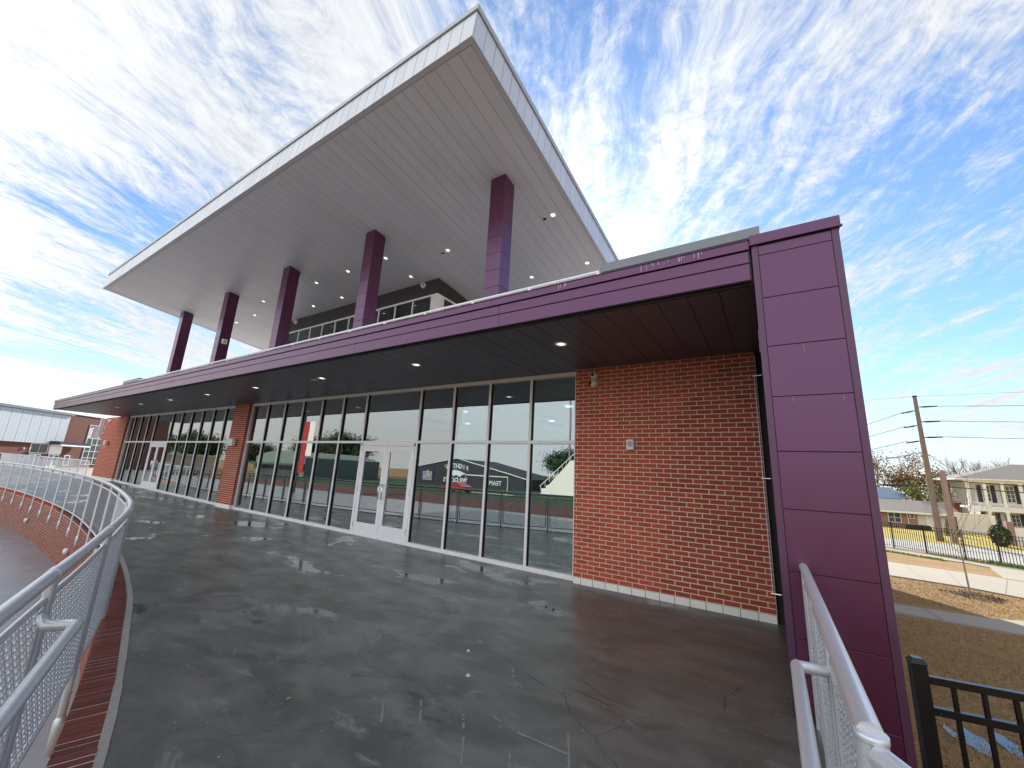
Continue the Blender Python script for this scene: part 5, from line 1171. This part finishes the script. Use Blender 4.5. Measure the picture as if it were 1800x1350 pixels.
# arched word
for i, ch in enumerate("FIGHTIN'"):
    a = (i-3.5)/3.5; text(ch, 1.25, (-2.9*a-.2, .06, 3.5-.45*a*a), gy, LET, rot=(math.pi/2, 0, math.pi), offset=.03)
text('WILDCATS', 1.25, (-.2, .06, .7), gy, LET, offset=.03)
text('TEAM', 1.1, (9.6, .06, .65), gy, LET, offset=.02)
MB().poly([(0, 0), (1, 0), (1, 1)], 0, .01)
cm = MB(); pr_ = [(-2.2, 2.0), (-1.5, 2.9), (-.2, 3.15), (1.0, 2.9), (2.6, 2.35), (1.6, 2.2), (1.0, 1.75), (.2, 2.1), (-.6, 1.9), (-1.3, 2.2)]
cm.add([(x, .05, z) for x, z in pr_]+[(x, .09, z) for x, z in pr_], [list(range(10)), list(range(10, 20))[::-1]]+[[i, (i+1) % 10, (i+1) % 10+10, i+10] for i in range(10)]); cm.build('emblem', LET, gy)
MB().box(-9.5, -6.2, .03, .10, .6, 3.0).build('record_board', mat('navy board', (.02, .03, .10), .5), gy)
for i in range(7): MB().box(-9.2, -6.5, .101, .12, .85+i*.26, .95+i*.26).build('record_line', LET, gy)
MB().box(-7.9, -7.5, .121, .14, 1.4, 2.9).build('gold_stripe', mat('gold paint', (.6, .4, .03), .5), gy)
bl = thing('bleachers', 'white concrete bleacher stand with a raking rail across the field', 'bleachers', (-27.5, -46, LOWZ))
st = MB()
for i in range(9): st.box(2.2-i*.8, 12, -10, 0, 4.4-i*.5, 4.9-i*.5)
st.add([(1.0, .02, 5.4), (12, .02, 5.4), (12, .02, 0), (-4.4, .02, 0)], [[0, 1, 2, 3]]); st.build('stand', WHITEP, bl)
MB().tube([(1.5, .1, 6.4), (-4.4, .1, 1.2)], .06, 6).build('hand_rail', ALUW, bl); MB().tube([(1.5, .1, 6.4), (12, .1, 6.4)], .06, 6).build('hand_rail', ALUW, bl)
for i in range(8): MB().tube([(1.0-i*.75, .1, 6.0-i*.66), (1.0-i*.75, .1, 5.2-i*.66)], .04, 5).build('rail_post', ALUW, bl)
t = thing('light_mast', 'tall thin stadium light mast behind the bleachers', 'mast', (-29.5, -52, LOWZ)); MB().tube([(0, 0, 0), (0, 0, 24)], .18, 8).build('mast_shaft', mat('dull steel', (.25, .25, .26), .5, .6), t); MB().box(-1.5, 1.5, -.2, .2, 23, 24.2).build('lamp_rack', mat('dull steel', (.25, .25, .26), .5, .6), t)
t = thing('goal_frame', 'white football goal frame standing on the field', 'goal', (-33.5, -33, LOWZ)); MB().tube([(-3.6, 0, 0), (-3.6, 0, 2.4), (3.6, 0, 2.4), (3.6, 0, 0)], .07, 8).build('goal_posts', WHITEP, t); MB().tube([(-3.6, -1.6, 0), (3.6, -1.6, 0)], .05, 6).build('ground_bar', WHITEP, t)
gb_ = thing('green_hall', 'pale green hall with a low arched roof across the plaza', 'building', (-86, -32, LOWZ), 0)
arc = [(-9.5+19*i/12, 4.0+1.3*math.sin(math.pi*i/12)) for i in range(13)]; n_ = 15; pr_ = [(-9.5, 0)]+arc+[(9.5, 0)]
MB().add([(x, 0, z) for x, z in pr_]+[(x, -18, z) for x, z in pr_], [list(range(n_))[::-1], list(range(n_, 2*n_))]+[[i, (i+1) % n_, (i+1) % n_+n_, i+n_] for i in range(n_)]).build('wall', GREENW, gb_)
MB().box(-9.7, 9.7, .0, 1.4, 2.3, 2.7).build('awning', mat('dark green awning', (.03, .10, .08), .6), gb_); MB().box(-8, 8, .01, .08, 0, 2.2).build('glazing', WINGL, gb_)
t = thing('banner_pole', 'green pole with a tall red and white banner by the lower plaza', 'banner', (-40, -9.5, LOWZ)); MB().tube([(0, 0, 0), (0, 0, 7.9)], .28, 12).build('pole_shaft', GREENP, t)
MB().box(.4, 1.3, -.02, .02, 1.9, 7.0).build('red_banner', REDP, t); MB().box(1.32, 2.3, -.015, .015, 3.6, 7.0).build('white_banner', WHITEP, t)
random.seed(5)
for i, (x, y, H, lab) in enumerate(((-106, -62, 12.5, 'big dark oak between the green hall and the field house'), (-121, -62, 11.5, 'dark oak beyond the field behind the gap next to the banner'), (-150, -58, 9, 'dark oak beyond the green hall'), (-150, -30, 9, 'dark oak at the far end of the car park'), (-128, -32, 9, 'dark low oak behind the parked cars'), (-44, -84, 9, 'dark oak behind the bleachers'))):
    tree(lab, (x, y, LOWZ), H, 3, .4, LEAFG, 16000, .26, 'oaks beyond the field', name='oak_tree', kids=(3, 4), clump=1.3, trunk=.28, spread=1.0)
lo = MB().box(-9, 9, -5, 5, 0, 3.2).build('wall', CREAMP, thing('low_shop', 'long low tan building with flat roof behind the car park', 'building', (-120, -27, LOWZ), .2))
MB().box(-9.5, 9.5, -5.5, 5.5, 3.2, 3.6).build('roof', WHITEP, lo.parent)
labs = ['silver car parked facing the plaza, nearest of the car park row', 'white car second in the car park row', 'red car third in the car park row', 'navy car fourth in the car park row', 'silver car last in the car park row']
for i in range(5):
    t = thing('parked_car', labs[i], 'car', (-84-6.5*i, -15.5+.6*i, LOWZ), 1.1, 'cars parked beyond the lower plaza'); carparts(t, CARS[(1, 3, 0, 2, 1)[i]])
t = thing('parked_car', 'red car parked by the track in front of the field house', 'car', (-37, -31, LOWZ), .1); carparts(t, CARS[0])

# turn the lettering curves into plain meshes
bpy.context.view_layer.update(); dg = bpy.context.evaluated_depsgraph_get()
for o, par in TXT:
    me = bpy.data.meshes.new_from_object(o.evaluated_get(dg)); n_ = bpy.data.objects.new('lettering', me); COL.objects.link(n_)
    n_.location = o.location; n_.rotation_euler = o.rotation_euler; n_.parent = par; bpy.data.objects.remove(o)
